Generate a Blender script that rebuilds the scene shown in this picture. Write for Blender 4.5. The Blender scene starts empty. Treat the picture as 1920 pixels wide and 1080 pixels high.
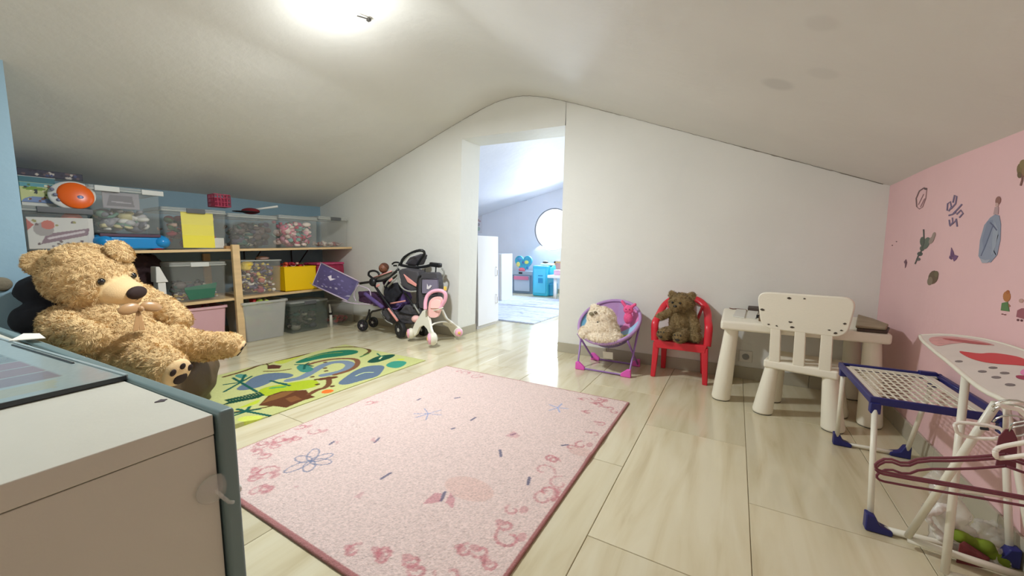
import bpy, bmesh, math, random
import numpy as np
from mathutils import Vector, Matrix, noise
random.seed(7)
SC = bpy.context.scene
COL = SC.collection
R = math.radians
V = Vector

# ------------------------------------------------------------ camera
EYE = V((0, 0, 0.87)); FPX = 711.0
PITCH = math.atan(72/711); YAW = R(30.5)
FWD = V((-math.sin(YAW)*math.cos(PITCH), math.cos(YAW)*math.cos(PITCH), -math.sin(PITCH)))
RGT = V((math.cos(YAW), math.sin(YAW), 0)); UPV = RGT.cross(FWD)
cd = bpy.data.cameras.new('camera'); cam = bpy.data.objects.new('camera', cd); COL.objects.link(cam)
cd.sensor_width = 36; cd.lens = FPX/1920*36; cd.clip_start = 0.02; cd.clip_end = 60
cam.location = EYE
cam.rotation_euler = Matrix((RGT, UPV, -FWD)).transposed().to_euler()
SC.camera = cam

# ------------------------------------------------------------ light and exposure
w = bpy.data.worlds.new('sky'); SC.world = w; w.use_nodes = True
bg = w.node_tree.nodes['Background']; bg.inputs[0].default_value = (0.80, 0.90, 1.0, 1); bg.inputs[1].default_value = 6.0
SC.view_settings.view_transform = 'Standard'; SC.view_settings.look = 'None'
SC.view_settings.gamma = 1; SC.view_settings.exposure = 0.0; SC.view_settings.use_curve_mapping = False
SC.cycles.use_denoising = True
SC.cycles.max_bounces = 10; SC.cycles.diffuse_bounces = 6; SC.cycles.transparent_max_bounces = 24
SC.cycles.glossy_bounces = 4; SC.cycles.sample_clamp_indirect = 6
SC.cycles.caustics_reflective = False; SC.cycles.caustics_refractive = False

def add_light(name, kind, loc, energy, color, size=None, target=None, sizey=None):
    l = bpy.data.lights.new(name, kind); l.energy = energy; l.color = color
    if kind == 'AREA':
        l.size = size
        if sizey: l.shape = 'RECTANGLE'; l.size_y = sizey
    elif size is not None: l.shadow_soft_size = size
    o = bpy.data.objects.new(name, l); COL.objects.link(o); o.location = loc
    if target is not None: o.rotation_euler = (V(target)-V(loc)).to_track_quat('-Z', 'Y').to_euler()
    return o
LAMP = V((-1.86, 1.375, 2.135))
add_light('lamp_light', 'POINT', LAMP+V((0.02, 0, -0.20)), 6.5, (0.95, 1.0, 1.02), 0.05)
add_light('lamp_downlight', 'AREA', LAMP+V((0, 0, -0.095)), 50, (0.95, 1.0, 1.03), 0.13, LAMP+V((0, 0, -1)))
# daylight entering the far room through its round window plus an added fill light over its hidden half
add_light('daylight_round_window', 'AREA', (-3.17, 6.92, 1.27), 42, (0.80, 0.90, 1.0), 0.8, (-2.5, 4.2, 0.0))
add_light('added_far_room_fill', 'AREA', (-0.7, 4.9, 1.74), 62, (0.80, 0.90, 1.0), 1.1, (-1.7, 4.85, 0.0), 1.0)
# added soft fill from behind the camera; the rear wall has no window
add_light('added_rear_fill', 'AREA', (-1.4, -1.45, 1.2), 10, (1.0, 0.97, 0.95), 1.4, (-1.0, 2.0, 0.9), 0.9)

# ------------------------------------------------------------ helpers
def P(px, py, x=None, y=None, z=None, d=None):
    """world point seen at photo pixel (px,py) on the plane x=, y= or z=, or at depth d"""
    r = FWD*FPX + RGT*(px-960) + UPV*(540-py)
    if x is not None: t = (x-EYE.x)/r.x
    elif y is not None: t = (y-EYE.y)/r.y
    elif z is not None: t = (z-EYE.z)/r.z
    else: t = d/FPX
    return EYE + r*t
def lin(c):
    c = c/255.0
    return c/12.92 if c <= 0.04045 else ((c+0.055)/1.055)**2.4
def rgb(r, g, b): return (lin(r), lin(g), lin(b))
_mats = {}
def mat(name, col, rough=0.6, metal=0.0, alpha=1.0, bump=0.0, bscale=60, var=0.0, vscale=8, spec=0.5, sheen=0.0, emit=0.0, attr=None, coat=0.0, stretch=None, trans=0.0):
    """procedural material: base colour (or painted attribute) varied by noise, with fine relief"""
    if name in _mats: return _mats[name]
    m = bpy.data.materials.new(name); m.use_nodes = True; nt = m.node_tree; N = nt.nodes; L = nt.links
    b = N['Principled BSDF']; c = rgb(*col)
    b.inputs['Roughness'].default_value = rough; b.inputs['Metallic'].default_value = metal
    b.inputs['Specular IOR Level'].default_value = spec; b.inputs['Sheen Weight'].default_value = sheen
    b.inputs['Coat Weight'].default_value = coat; b.inputs['Alpha'].default_value = alpha
    b.inputs['Transmission Weight'].default_value = trans
    tc = N.new('ShaderNodeTexCoord'); mp = N.new('ShaderNodeMapping'); L.new(tc.outputs['Object'], mp.inputs[0])
    if stretch: mp.inputs['Scale'].default_value = stretch
    src = None
    if attr:
        at = N.new('ShaderNodeAttribute'); at.attribute_name = attr; src = at.outputs['Color']
    else:
        rg = N.new('ShaderNodeRGB'); rg.outputs[0].default_value = (*c, 1); src = rg.outputs[0]
    n = N.new('ShaderNodeTexNoise'); n.inputs['Scale'].default_value = vscale; n.inputs['Detail'].default_value = 6
    L.new(mp.outputs[0], n.inputs['Vector'])
    mr = N.new('ShaderNodeMapRange'); mr.inputs[1].default_value = 0.3; mr.inputs[2].default_value = 0.7
    mr.inputs[3].default_value = 1-var; mr.inputs[4].default_value = 1+var*0.6; L.new(n.outputs[0], mr.inputs[0])
    mx = N.new('ShaderNodeVectorMath'); mx.operation = 'SCALE'; L.new(src, mx.inputs[0]); L.new(mr.outputs[0], mx.inputs['Scale'])
    L.new(mx.outputs[0], b.inputs['Base Color'])
    if bump:
        n2 = N.new('ShaderNodeTexNoise'); n2.inputs['Scale'].default_value = bscale; n2.inputs['Detail'].default_value = 4
        L.new(mp.outputs[0], n2.inputs['Vector'])
        bp = N.new('ShaderNodeBump'); bp.inputs['Strength'].default_value = bump; bp.inputs['Distance'].default_value = 0.01
        L.new(n2.outputs[0], bp.inputs['Height']); L.new(bp.outputs[0], b.inputs['Normal'])
    if emit:
        b.inputs['Emission Color'].default_value = (*c, 1); b.inputs['Emission Strength'].default_value = emit
    _mats[name] = m
    return m

class MB:
    """collects shapes for one mesh"""
    def __init__(s): s.v = []; s.f = []; s.c = []
    def add(s, vs, fs):
        k = len(s.v); s.v += [tuple(p) for p in vs]; s.f += [tuple(i+k for i in f) for f in fs]; return s
    def box(s, c, size, rot=None, taper=1.0):
        c = V(c); hx, hy, hz = size[0]/2, size[1]/2, size[2]/2
        vs = []
        for z in (-1, 1):
            k = taper if z < 0 else 1
            for x, y in ((-1, -1), (1, -1), (1, 1), (-1, 1)): vs.append(V((x*hx*k, y*hy*k, z*hz)))
        if rot is not None:
            if not isinstance(rot, Matrix): rot = Matrix.Rotation(rot, 3, 'Z')
            vs = [rot @ v for v in vs]
        return s.add([v+c for v in vs], [(3, 2, 1, 0), (4, 5, 6, 7), (0, 1, 5, 4), (1, 2, 6, 5), (2, 3, 7, 6), (3, 0, 4, 7)])
    def b2(s, a, b): a = V(a); b = V(b); return s.box((a+b)/2, [abs(q) for q in (b-a)])
    def prism(s, pts, off):
        n = len(pts); off = V(off); a = [V(p) for p in pts]; b = [p+off for p in a]
        s.add(a+b, [tuple(range(n-1, -1, -1)), tuple(range(n, 2*n))]+[(i, (i+1) % n, n+(i+1) % n, n+i) for i in range(n)]); return s
    def tube(s, pts, r, seg=8, closed=False, flat=None):
        pts = [V(p) for p in pts]; n = len(pts)
        rs = list(r) if isinstance(r, (list, tuple)) else [r]*n
        vs = []; fs = []; ref = None
        for i, p in enumerate(pts):
            if closed: t = pts[(i+1) % n]-pts[i-1]
            else: t = pts[min(i+1, n-1)]-pts[max(i-1, 0)]
            if t.length < 1e-9: t = V((0, 0, 1))
            t.normalize()
            if ref is None:
                ref = V((0, 0, 1)) if abs(t.z) < 0.9 else V((1, 0, 0))
            u = ref-t*ref.dot(t)
            if u.length < 1e-5: u = t.orthogonal()
            u.normalize(); ref = u; w_ = t.cross(u)
            fl = flat or (1, 1)
            for k in range(seg):
                a = 2*math.pi*k/seg
                vs.append(p+(u*math.cos(a)*fl[0]+w_*math.sin(a)*fl[1])*rs[i])
        m = n if closed else n-1
        for i in range(m):
            j = (i+1) % n
            for k in range(seg):
                fs.append((i*seg+k, i*seg+(k+1) % seg, j*seg+(k+1) % seg, j*seg+k))
        if not closed: fs += [tuple(range(seg-1, -1, -1)), tuple((n-1)*seg+k for k in range(seg))]
        return s.add(vs, fs)
    def lathe(s, prof, c=(0, 0, 0), axis='Z', seg=24, rot=None, sy=1.0, caps=True):
        c = V(c); vs = []; fs = []
        for (r, z) in prof:
            for k in range(seg):
                a = 2*math.pi*k/seg; p = V((r*math.cos(a), r*math.sin(a)*sy, z))
                if axis == 'X': p = V((p.z, p.x, p.y))
                elif axis == 'Y': p = V((p.x, p.z, p.y))
                if rot is not None: p = rot @ p
                vs.append(p+c)
        n = len(prof)
        for i in range(n-1):
            for k in range(seg): fs.append((i*seg+k, i*seg+(k+1) % seg, (i+1)*seg+(k+1) % seg, (i+1)*seg+k))
        if caps: fs += [tuple(range(seg-1, -1, -1)), tuple((n-1)*seg+k for k in range(seg))]
        return s.add(vs, fs)
    def ell(s, c, r, rot=None, seg=16, rings=10):
        c = V(c); r = (r, r, r) if not isinstance(r, (tuple, list)) else r
        vs = [V((0, 0, -r[2]))]; fs = []
        for i in range(1, rings):
            t = math.pi*i/rings-math.pi/2
            for k in range(seg):
                a = 2*math.pi*k/seg; vs.append(V((r[0]*math.cos(t)*math.cos(a), r[1]*math.cos(t)*math.sin(a), r[2]*math.sin(t))))
        vs.append(V((0, 0, r[2]))); L_ = len(vs)-1
        for k in range(seg): fs.append((0, 1+(k+1) % seg, 1+k)); fs.append((L_, 1+(rings-2)*seg+k, 1+(rings-2)*seg+(k+1) % seg))
        for i in range(rings-2):
            for k in range(seg): fs.append((1+i*seg+k, 1+i*seg+(k+1) % seg, 1+(i+1)*seg+(k+1) % seg, 1+(i+1)*seg+k))
        if rot is not None: vs = [rot @ v for v in vs]
        return s.add([v+c for v in vs], fs)
    def cap(s, p0, r0, p1, r1, seg=16):
        """tapered rounded limb"""
        p0 = V(p0); p1 = V(p1); n = 8
        pts = []; rs = []
        ax = (p1-p0); ln = ax.length; ax.normalize()
        for i in range(5): a = math.pi/2*(i/4); pts.append(p0-ax*r0*math.cos(a)); rs.append(max(r0*math.sin(a), 1e-4))
        for i in range(1, n): t = i/n; pts.append(p0.lerp(p1, t)); rs.append(r0+(r1-r0)*t)
        for i in range(5): a = math.pi/2*(i/4); pts.append(p1+ax*r1*math.sin(a)); rs.append(max(r1*math.cos(a), 1e-4))
        return s.tube(pts, rs, seg)
    def mesh(s, name):
        me = bpy.data.meshes.new(name); me.from_pydata(s.v, [], s.f); me.validate()
        bm = bmesh.new(); bm.from_mesh(me); bmesh.ops.recalc_face_normals(bm, faces=bm.faces); bm.to_mesh(me); bm.free()
        return me
    def build(s, name, m, parent=None, smooth=False, bevel=0.0, kind=None, label=None, bseg=2, sub=0):
        me = s.mesh(name); o = bpy.data.objects.new(name, me); COL.objects.link(o)
        if m is not None: me.materials.append(m)
        if smooth:
            for p in me.polygons: p.use_smooth = True
        if bevel:
            md = o.modifiers.new('bevel', 'BEVEL'); md.width = bevel; md.segments = bseg; md.limit_method = 'ANGLE'; md.angle_limit = R(40)
            for p in me.polygons: p.use_smooth = True
            wn = o.modifiers.new('wn', 'WEIGHTED_NORMAL'); wn.keep_sharp = False
        if sub:
            md = o.modifiers.new('sub', 'SUBSURF'); md.levels = sub; md.render_levels = sub
        if parent is not None: put_under(o, parent)
        if kind: o['kind'] = kind
        if label: o['label'] = label
        return o
def put_under(o, parent):
    bpy.context.view_layer.update()
    o.parent = parent
    o.matrix_parent_inverse = world_of(parent).inverted()
def world_of(o):
    m = o.matrix_basis.copy()
    if o.parent is not None: m = world_of(o.parent) @ o.matrix_parent_inverse @ m
    return m
def thing(name, label, cat, loc=(0, 0, 0), rz=0.0, group=None):
    o = bpy.data.objects.new(name, None); COL.objects.link(o); o.location = loc; o.rotation_euler = (0, 0, rz)
    o.empty_display_size = 0.05
    o['label'] = label; o['category'] = cat
    if group: o['group'] = group
    return o
def local(o, parent):
    """parent a mesh built in the thing's own coordinates"""
    o.parent = parent; return o
def tag(o, label, cat, group=None, kind=None):
    o['label'] = label; o['category'] = cat
    if group: o['group'] = group
    if kind: o['kind'] = kind
    return o
def struct(o): o['kind'] = 'structure'; return o
def bake(o):
    """replace an object's mesh by its evaluated mesh"""
    dg = bpy.context.evaluated_depsgraph_get(); dg.update()
    me = bpy.data.meshes.new_from_object(o.evaluated_get(dg)); o.modifiers.clear(); o.data = me
    for p in me.polygons: p.use_smooth = True
    return o
_tex = {}
def blob(mb, name, m, voxel=0.008, smooth=6, fuzz=0.0, fscale=0.02, parent=None):
    """one continuous soft surface grown over the union of the collected shapes"""
    me = mb.mesh(name); o = bpy.data.objects.new(name, me); COL.objects.link(o); me.materials.append(m)
    rm = o.modifiers.new('r', 'REMESH'); rm.mode = 'VOXEL'; rm.voxel_size = voxel
    sm = o.modifiers.new('s', 'SMOOTH'); sm.factor = 0.5; sm.iterations = smooth
    bake(o)
    if fuzz:
        me = o.data; nv = len(me.vertices)
        no = [v.normal.copy() for v in me.vertices]
        for i, v in enumerate(me.vertices):
            q = v.co/fscale
            v.co += no[i]*fuzz*(noise.noise(q)+0.6*noise.noise(q*2.3+V((9, 3, 1))))
    if parent is not None: put_under(o, parent)
    return o

class Paint:
    """flat print: colours on a fine grid over u0..u1, v0..v1"""
    def __init__(s, u0, v0, u1, v1, cell, base):
        s.u0, s.v0, s.u1, s.v1 = u0, v0, u1, v1
        s.nx = max(2, int(round((u1-u0)/cell))+1); s.ny = max(2, int(round((v1-v0)/cell))+1)
        s.U, s.Vv = np.meshgrid(np.linspace(u0, u1, s.nx), np.linspace(v0, v1, s.ny), indexing='ij')
        s.a = np.zeros((s.nx, s.ny, 3)); s.a[:] = rgb(*base); s.jit = None
    def _set(s, mask, col, k=1.0):
        c = np.array(rgb(*col)); s.a[mask] = s.a[mask]*(1-k)+c*k
    def poly(s, pts, col, k=1.0):
        x, y = s.U, s.Vv; inside = np.zeros(x.shape, bool); n = len(pts)
        for i in range(n):
            x1, y1 = pts[i]; x2, y2 = pts[(i+1) % n]
            if y1 == y2: continue
            c = ((y1 > y) != (y2 > y)) & (x < (x2-x1)*(y-y1)/(y2-y1)+x1)
            inside ^= c
        s._set(inside, col, k)
    def stroke(s, pts, wd, col, k=1.0):
        for (x1, y1), (x2, y2) in zip(pts, pts[1:]):
            dx, dy = x2-x1, y2-y1; l2 = dx*dx+dy*dy+1e-12
            t = np.clip(((s.U-x1)*dx+(s.Vv-y1)*dy)/l2, 0, 1)
            dd = np.hypot(s.U-x1-t*dx, s.Vv-y1-t*dy)
            s._set(dd < wd/2, col, k)
    def disc(s, c, r, col, k=1.0, ry=None):
        ry = ry or r; s._set(((s.U-c[0])/r)**2+((s.Vv-c[1])/ry)**2 < 1, col, k)
    def grain(s, amt, seed=1):
        rg = np.random.RandomState(seed); s.a *= 1+amt*(rg.rand(s.nx, s.ny, 1)-0.5)*2
    def slab(s, name, m, thick=0.004, zf=None, frame=None, parent=None, side=None):
        """solid sheet whose top face carries the print; frame=(origin,eu,ev,en)"""
        o_, eu, ev, en = frame or (V((0, 0, 0)), V((1, 0, 0)), V((0, 1, 0)), V((0, 0, 1)))
        nx, ny = s.nx, s.ny
        H = zf(s.U, s.Vv) if zf else np.zeros(s.U.shape)
        def pos(H_): return (np.array(o_)[None, None]+s.U[..., None]*np.array(eu)+s.Vv[..., None]*np.array(ev)+(H_)[..., None]*np.array(en)).reshape(-1, 3)
        top = pos(H+thick)
        idx = np.arange(nx*ny).reshape(nx, ny)
        q = np.stack([idx[:-1, :-1], idx[1:, :-1], idx[1:, 1:], idx[:-1, 1:]], -1).reshape(-1, 4)
        rim = list(idx[:, 0])+list(idx[-1, 1:])+list(idx[-2::-1, -1])+list(idx[0, -2:0:-1])
        bot = pos(np.full(H.shape, H.min()))[rim]
        n0 = nx*ny; k = len(rim)
        sd = [(rim[i], n0+i, n0+(i+1) % k, rim[(i+1) % k]) for i in range(k)]
        me = bpy.data.meshes.new(name)
        fs = q.tolist()+[list(map(int, f)) for f in sd]+[[n0+i for i in range(k-1, -1, -1)]]
        me.from_pydata(np.concatenate([top, bot]).tolist(), [], fs)
        ca = me.color_attributes.new('paint', 'FLOAT_COLOR', 'POINT')
        sc_ = np.array(rgb(*side)) if side else None
        cols = np.ones((n0+k, 4)); cols[:n0, :3] = s.a.reshape(-1, 3)
        cols[n0:, :3] = sc_ if side else s.a.reshape(-1, 3)[rim]
        ca.data.foreach_set('color', cols.astype(np.float32).ravel())
        me.materials.append(m); me.polygons.foreach_set('use_smooth', [True]*(len(q))+[False]*(len(fs)-len(q)))
        o = bpy.data.objects.new(name, me); COL.objects.link(o)
        if parent is not None: put_under(o, parent)
        return o

# ------------------------------------------------------------ room shell
XR = 0.725; YB = 2.954; YD = 3.25; XK = -4.545; XP = -3.2; YP = 0.43; YREAR = -1.6; YF = 7.0
def cz(x, y=0.0):
    """height of the rounded ridge ceiling; the far room's roof is a little flatter"""
    t = min(max((y-YD)/0.05, 0), 1)
    l = (2.7666+0.2997*x)*(1-t)+(2.735+0.226*x)*t
    r = 1.5334-0.4226*x+0.05*t
    k = 0.11; m_ = min(l, r)
    return m_-k*math.log(math.exp(-(l-m_)/k)+math.exp(-(r-m_)/k))
def plaster(name, col, stain=False):
    m = mat(name, col, rough=0.55, bump=0.25, bscale=14, var=0.035, vscale=2.2, spec=0.3)
    if stain:
        nt = m.node_tree; N = nt.nodes; L = nt.links; b = N['Principled BSDF']
        old = b.inputs['Base Color'].links[0].from_socket; cur = old
        tc = N.new('ShaderNodeNewGeometry')
        for (c, r, k) in stain:
            vd = N.new('ShaderNodeVectorMath'); vd.operation = 'DISTANCE'; L.new(tc.outputs['Position'], vd.inputs[0]); vd.inputs[1].default_value = c
            mr = N.new('ShaderNodeMapRange'); mr.interpolation_type = 'SMOOTHSTEP'
            mr.inputs[1].default_value = r*0.6; mr.inputs[2].default_value = r*1.15; mr.inputs[3].default_value = k; mr.inputs[4].default_value = 1
            L.new(vd.outputs['Value'], mr.inputs[0])
            mx = N.new('ShaderNodeVectorMath'); mx.operation = 'SCALE'; L.new(cur, mx.inputs[0]); L.new(mr.outputs[0], mx.inputs['Scale']); cur = mx.outputs[0]
        L.new(cur, b.inputs['Base Color'])
    return m
def hit_right_slope(px, py):
    r = FWD*FPX+RGT*(px-960)+UPV*(540-py); t = (1.5334-EYE.z)/(r.z+0.4226*r.x); return EYE+r*t
M_WALL = plaster('white_wall_plaster', (226, 226, 220))
M_CEIL = plaster('white_ceiling_plaster', (220, 219, 214), [(hit_right_slope(1457, 160), 0.06, 0.86), (hit_right_slope(1542, 140), 0.05, 0.93), (hit_right_slope(1540, 45), 0.045, 0.93)])
M_PINK = plaster('pink_wall_paint', (228, 188, 190))
M_BLUE = plaster('pale_blue_wall_paint', (142, 172, 188))
M_FARW = plaster('pale_lilac_wall_paint', (224, 226, 236))

# ceiling: rounded, hand plastered; slight swells
def ceiling(name, y0, y1, x0, x1, m):
    nx = 96; ny = max(2, int((y1-y0)/0.1)); vs = []; fs = []
    for j in range(ny+1):
        y = y0+(y1-y0)*j/ny
        for i in range(nx+1):
            x = x0+(x1-x0)*i/nx
            b = 0.020*noise.noise(V((x*0.9, y*0.9, 3)))*min(1, abs(y-YB)/0.5)
            vs.append((x, y, cz(x, y0+0.5)+b))
    for j in range(ny):
        for i in range(nx): a = j*(nx+1)+i; fs.append((a, a+1, a+nx+2, a+nx+1))
    k = len(vs); vs += [(v[0], v[1], v[2]+0.12) for v in vs]; fs += [tuple(i+k for i in f[::-1]) for f in fs]
    mb = MB(); mb.add(vs, fs); return struct(mb.build(name, m, smooth=True))
ceiling('ceiling', YREAR-0.1, YD-0.02, -4.7, XR+0.12, M_CEIL)
ceiling('ceiling', YD-0.02, YF+0.1, -5.6, 1.0, M_FARW)

# back gable wall with the doorway
def gable(xs, y0, th, zbot, m, name, closed_top=0.06):
    pass
DL0, DL1, DR0, DR1 = (-2.376, 0), (-2.29, 1.913), (-1.236, 1.866), (-1.287, 0)
def topline(x0, x1, n, y): return [(x0+(x1-x0)*i/n, y, cz(x0+(x1-x0)*i/n)+0.05) for i in range(n+1)]
mb = MB()
mb.prism([(DL0[0], YB, -0.02), (DL1[0], YB, DL1[1])]+[p for p in topline(DL1[0], -4.7, 20, YB)]+[(-4.7, YB, -0.02)], (0, YD-YB, 0))
mb.prism([(DL1[0], YB, DL1[1]), (DR1[0]+0.051, YB, DR0[1])]+topline(DR1[0]+0.051, DL1[0], 14, YB), (0, YD-YB, 0))
mb.prism([(DR1[0], YB, -0.02), (XR+0.12, YB, -0.02)]+topline(XR+0.12, DR0[0], 20, YB), (0, YD-YB, 0))
struct(mb.build('wall_back', M_WALL))
WBK = bpy.data.objects['wall_back']
rg = random.Random(3); pts = []; rs = []
for i in range(260):
    x = XK+0.05+(XR-XK-0.08)*i/259; pts.append((x, YB-0.002, cz(x)-0.0015+rg.uniform(-0.002, 0.002))); rs.append(max(0.0008, 0.0010+0.0016*noise.noise(V((x*4, 0, 0)))+(0.0010 if x > -0.2 else 0)))
MB().tube(pts, rs, 5).build('joint_crack', mat('grey_joint_shadow_gap', (128, 122, 108), 0.9), WBK)
# right knee wall
struct(MB().b2((XR, YREAR, -0.02), (XR+0.12, YD, 1.30)).build('wall_right', M_PINK))
# left knee wall behind the shelves, partition wall in front of the alcove
struct(MB().b2((XK-0.12, YP, -0.02), (XK, YD, 1.47)).build('wall_left', M_BLUE))
mb = MB(); yy = YREAR
mb.prism([(XK-0.12, YP-0.1, -0.02), (XP, YP-0.1, -0.02), (XP, YP-0.1, cz(XP)+0.04), (XK-0.12, YP-0.1, cz(XK-0.12)+0.04)], (0, 0.1, 0))
mb.b2((XP-0.1, YREAR, -0.02), (XP, YP-0.1, cz(XP)+0.04))
struct(mb.build('wall_partition', M_BLUE))
# wall behind the camera
mb = MB(); mb.prism([(-3.3, YREAR, -0.02)]+[(XR+0.12, YREAR, -0.02)]+topline(XR+0.12, -3.3, 24, YREAR), (0, -0.1, 0))
struct(mb.build('wall_rear', M_WALL))
# far room shell
FX0, FX1 = -5.5, 0.9
struct(MB().b2((FX0-0.1, YD-0.1, -0.02), (FX0, YF+0.1, 1.8)).build('wall_left_far', M_FARW))
struct(MB().b2((FX1, YD-0.1, -0.02), (FX1+0.1, YF+0.1, 1.5)).build('wall_right_far', M_FARW))
struct(MB().b2((FX0-0.1, YD-0.12, -0.02), (-4.6, YD, 1.8)).build('wall_side_far', M_FARW))
WC = V((-3.17, YF, 1.27)); WR = 0.42
def ring(c, r, n=48): return [(c[0]+r*math.cos(2*math.pi*k/n), c[1]+r*math.sin(2*math.pi*k/n)) for k in range(n)]
# far gable built round the circular opening
mb = MB(); n = 48; rr = ring((WC.x, WC.z), WR, n); bx = (WC.x-0.6, WC.z-0.6, WC.x+0.6, WC.z+0.6)
def sq(k):
    a = 2*math.pi*k/n; c, s_ = math.cos(a), math.sin(a); q = 0.6/max(abs(c), abs(s_)); return (WC.x+q*c, WC.z+q*s_)
for k in range(n):
    j = (k+1) % n; A, B, C_, D = rr[k], rr[j], sq(j), sq(k)
    mb.prism([(A[0], YF, A[1]), (B[0], YF, B[1]), (C_[0], YF, C_[1]), (D[0], YF, D[1])], (0, 0.25, 0))
mb.b2((FX0-0.1, YF, -0.02), (bx[0], YF+0.25, bx[3])); mb.b2((bx[2], YF, -0.02), (FX1+0.1, YF+0.25, 1.4)); mb.b2((bx[0], YF, -0.02), (bx[2], YF+0.25, bx[1]))
tl = [(x, YF, cz(x, YF)+0.06) for x in np.linspace(FX1+0.1, bx[0], 30)]
mb.prism([(bx[0], YF, bx[3]), (bx[2], YF, bx[3]), (bx[2], YF, 1.39), (FX1+0.1, YF, 1.1)]+tl, (0, 0.25, 0))
struct(mb.build('wall_far', M_FARW))
wf = MB().tube([(WC.x+WR*math.cos(a), YF+0.03, WC.z+WR*math.sin(a)) for a in np.linspace(0, 2*math.pi, 48, endpoint=False)], 0.022, 8, closed=True)
wo = struct(wf.build('window_1', mat('grey_window_frame', (120, 120, 125), 0.4), smooth=True))
pane = MB().lathe([(WR, 0), (WR, 0.012)], (WC.x, YF+0.05, WC.z), 'Y', 48)
pane.build('pane', mat('clear_pane', (245, 250, 255), 0.05, alpha=0.12), wo)

# floor: slab and rectangular polished tiles laid in half bond
struct(MB().b2((-5.6, YREAR-0.1, -0.06), (1.0, YF+0.1, -0.006)).build('floor', mat('tile_grout', (186, 178, 154), 0.9)))
FLOOR = bpy.data.objects['floor']
def tile_mat():
    m = bpy.data.materials.new('polished_travertine_tile'); m.use_nodes = True; nt = m.node_tree; N = nt.nodes; L = nt.links
    b = N['Principled BSDF']; tc = N.new('ShaderNodeTexCoord'); oi = N.new('ShaderNodeObjectInfo')
    ad = N.new('ShaderNodeVectorMath'); ad.operation = 'ADD'; L.new(tc.outputs['Object'], ad.inputs[0])
    sc_ = N.new('ShaderNodeVectorMath'); sc_.operation = 'SCALE'; cb = N.new('ShaderNodeCombineXYZ')
    L.new(oi.outputs['Random'], cb.inputs[0]); L.new(oi.outputs['Random'], cb.inputs[1]); L.new(cb.outputs[0], sc_.inputs[0]); sc_.inputs['Scale'].default_value = 37
    L.new(sc_.outputs[0], ad.inputs[1])
    mp = N.new('ShaderNodeMapping'); mp.inputs['Scale'].default_value = (9, 1.1, 1); L.new(ad.outputs[0], mp.inputs[0])
    n = N.new('ShaderNodeTexNoise'); n.inputs['Scale'].default_value = 1.6; n.inputs['Detail'].default_value = 8; n.inputs['Distortion'].default_value = 0.6; L.new(mp.outputs[0], n.inputs['Vector'])
    cr = N.new('ShaderNodeValToRGB'); e = cr.color_ramp.elements
    e[0].position = 0.30; e[0].color = (*rgb(190, 177, 144), 1); e[1].position = 0.62; e[1].color = (*rgb(210, 202, 174), 1)
    q = e.new(0.46); q.color = (*rgb(204, 194, 163), 1); L.new(n.outputs[0], cr.inputs[0])
    mr = N.new('ShaderNodeMapRange'); mr.inputs[3].default_value = 0.93; mr.inputs[4].default_value = 1.05; L.new(oi.outputs['Random'], mr.inputs[0])
    sx = N.new('ShaderNodeVectorMath'); sx.operation = 'SCALE'; L.new(cr.outputs[0], sx.inputs[0]); L.new(mr.outputs[0], sx.inputs['Scale']); L.new(sx.outputs[0], b.inputs['Base Color'])
    b.inputs['Roughness'].default_value = 0.13; b.inputs['Specular IOR Level'].default_value = 0.6
    n2 = N.new('ShaderNodeTexNoise'); n2.inputs['Scale'].default_value = 4; L.new(ad.outputs[0], n2.inputs['Vector'])
    bp = N.new('ShaderNodeBump'); bp.inputs['Strength'].default_value = 0.05; bp.inputs['Distance'].default_value = 0.02; L.new(n2.outputs[0], bp.inputs['Height']); L.new(bp.outputs[0], b.inputs['Normal'])
    return m
M_TILE = tile_mat()
TW, TL = 0.43, 0.86; _tm = {}
def tile(x0, x1, y0, y1):
    key = (round(x1-x0, 3), round(y1-y0, 3))
    if key not in _tm:
        a, b_ = key[0]/2-0.0010, key[1]/2-0.0010; h = 0.0012
        mb = MB(); vs = [(sx*a, sy*b_, -0.006) for sx, sy in ((-1, -1), (1, -1), (1, 1), (-1, 1))]+[(sx*a, sy*b_, -h) for sx, sy in ((-1, -1), (1, -1), (1, 1), (-1, 1))]+[(sx*(a-h), sy*(b_-h), 0) for sx, sy in ((-1, -1), (1, -1), (1, 1), (-1, 1))]
        fs = [(8, 9, 10, 11)]+[(i, (i+1) % 4, 4+(i+1) % 4, 4+i) for i in range(4)]+[(4+i, 4+(i+1) % 4, 8+(i+1) % 4, 8+i) for i in range(4)]
        me = bpy.data.meshes.new('tile'); me.from_pydata(vs, [], fs); me.materials.append(M_TILE); _tm[key] = me
    o = bpy.data.objects.new('tile', _tm[key]); COL.objects.link(o); o.location = ((x0+x1)/2, (y0+y1)/2, 0); o.parent = FLOOR
for k in range(-14, 3):
    x0 = 0.081+TW*k; x1 = x0+TW; off = 1.473 if k % 2 == 0 else 1.047
    xa, xb = max(x0, -5.5), min(x1, 0.9)
    if xb-xa < 0.02: continue
    for j in range(-5, 9):
        y0 = off+TL*j; y1 = y0+TL; ya, yb = max(y0, YREAR), min(y1, YF)
        if yb-ya < 0.02: continue
        if ya < YB and yb < YB and xa >= XR: continue
        if yb < YB and xb < XK: continue
        tile(xa, xb, ya, yb)



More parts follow.
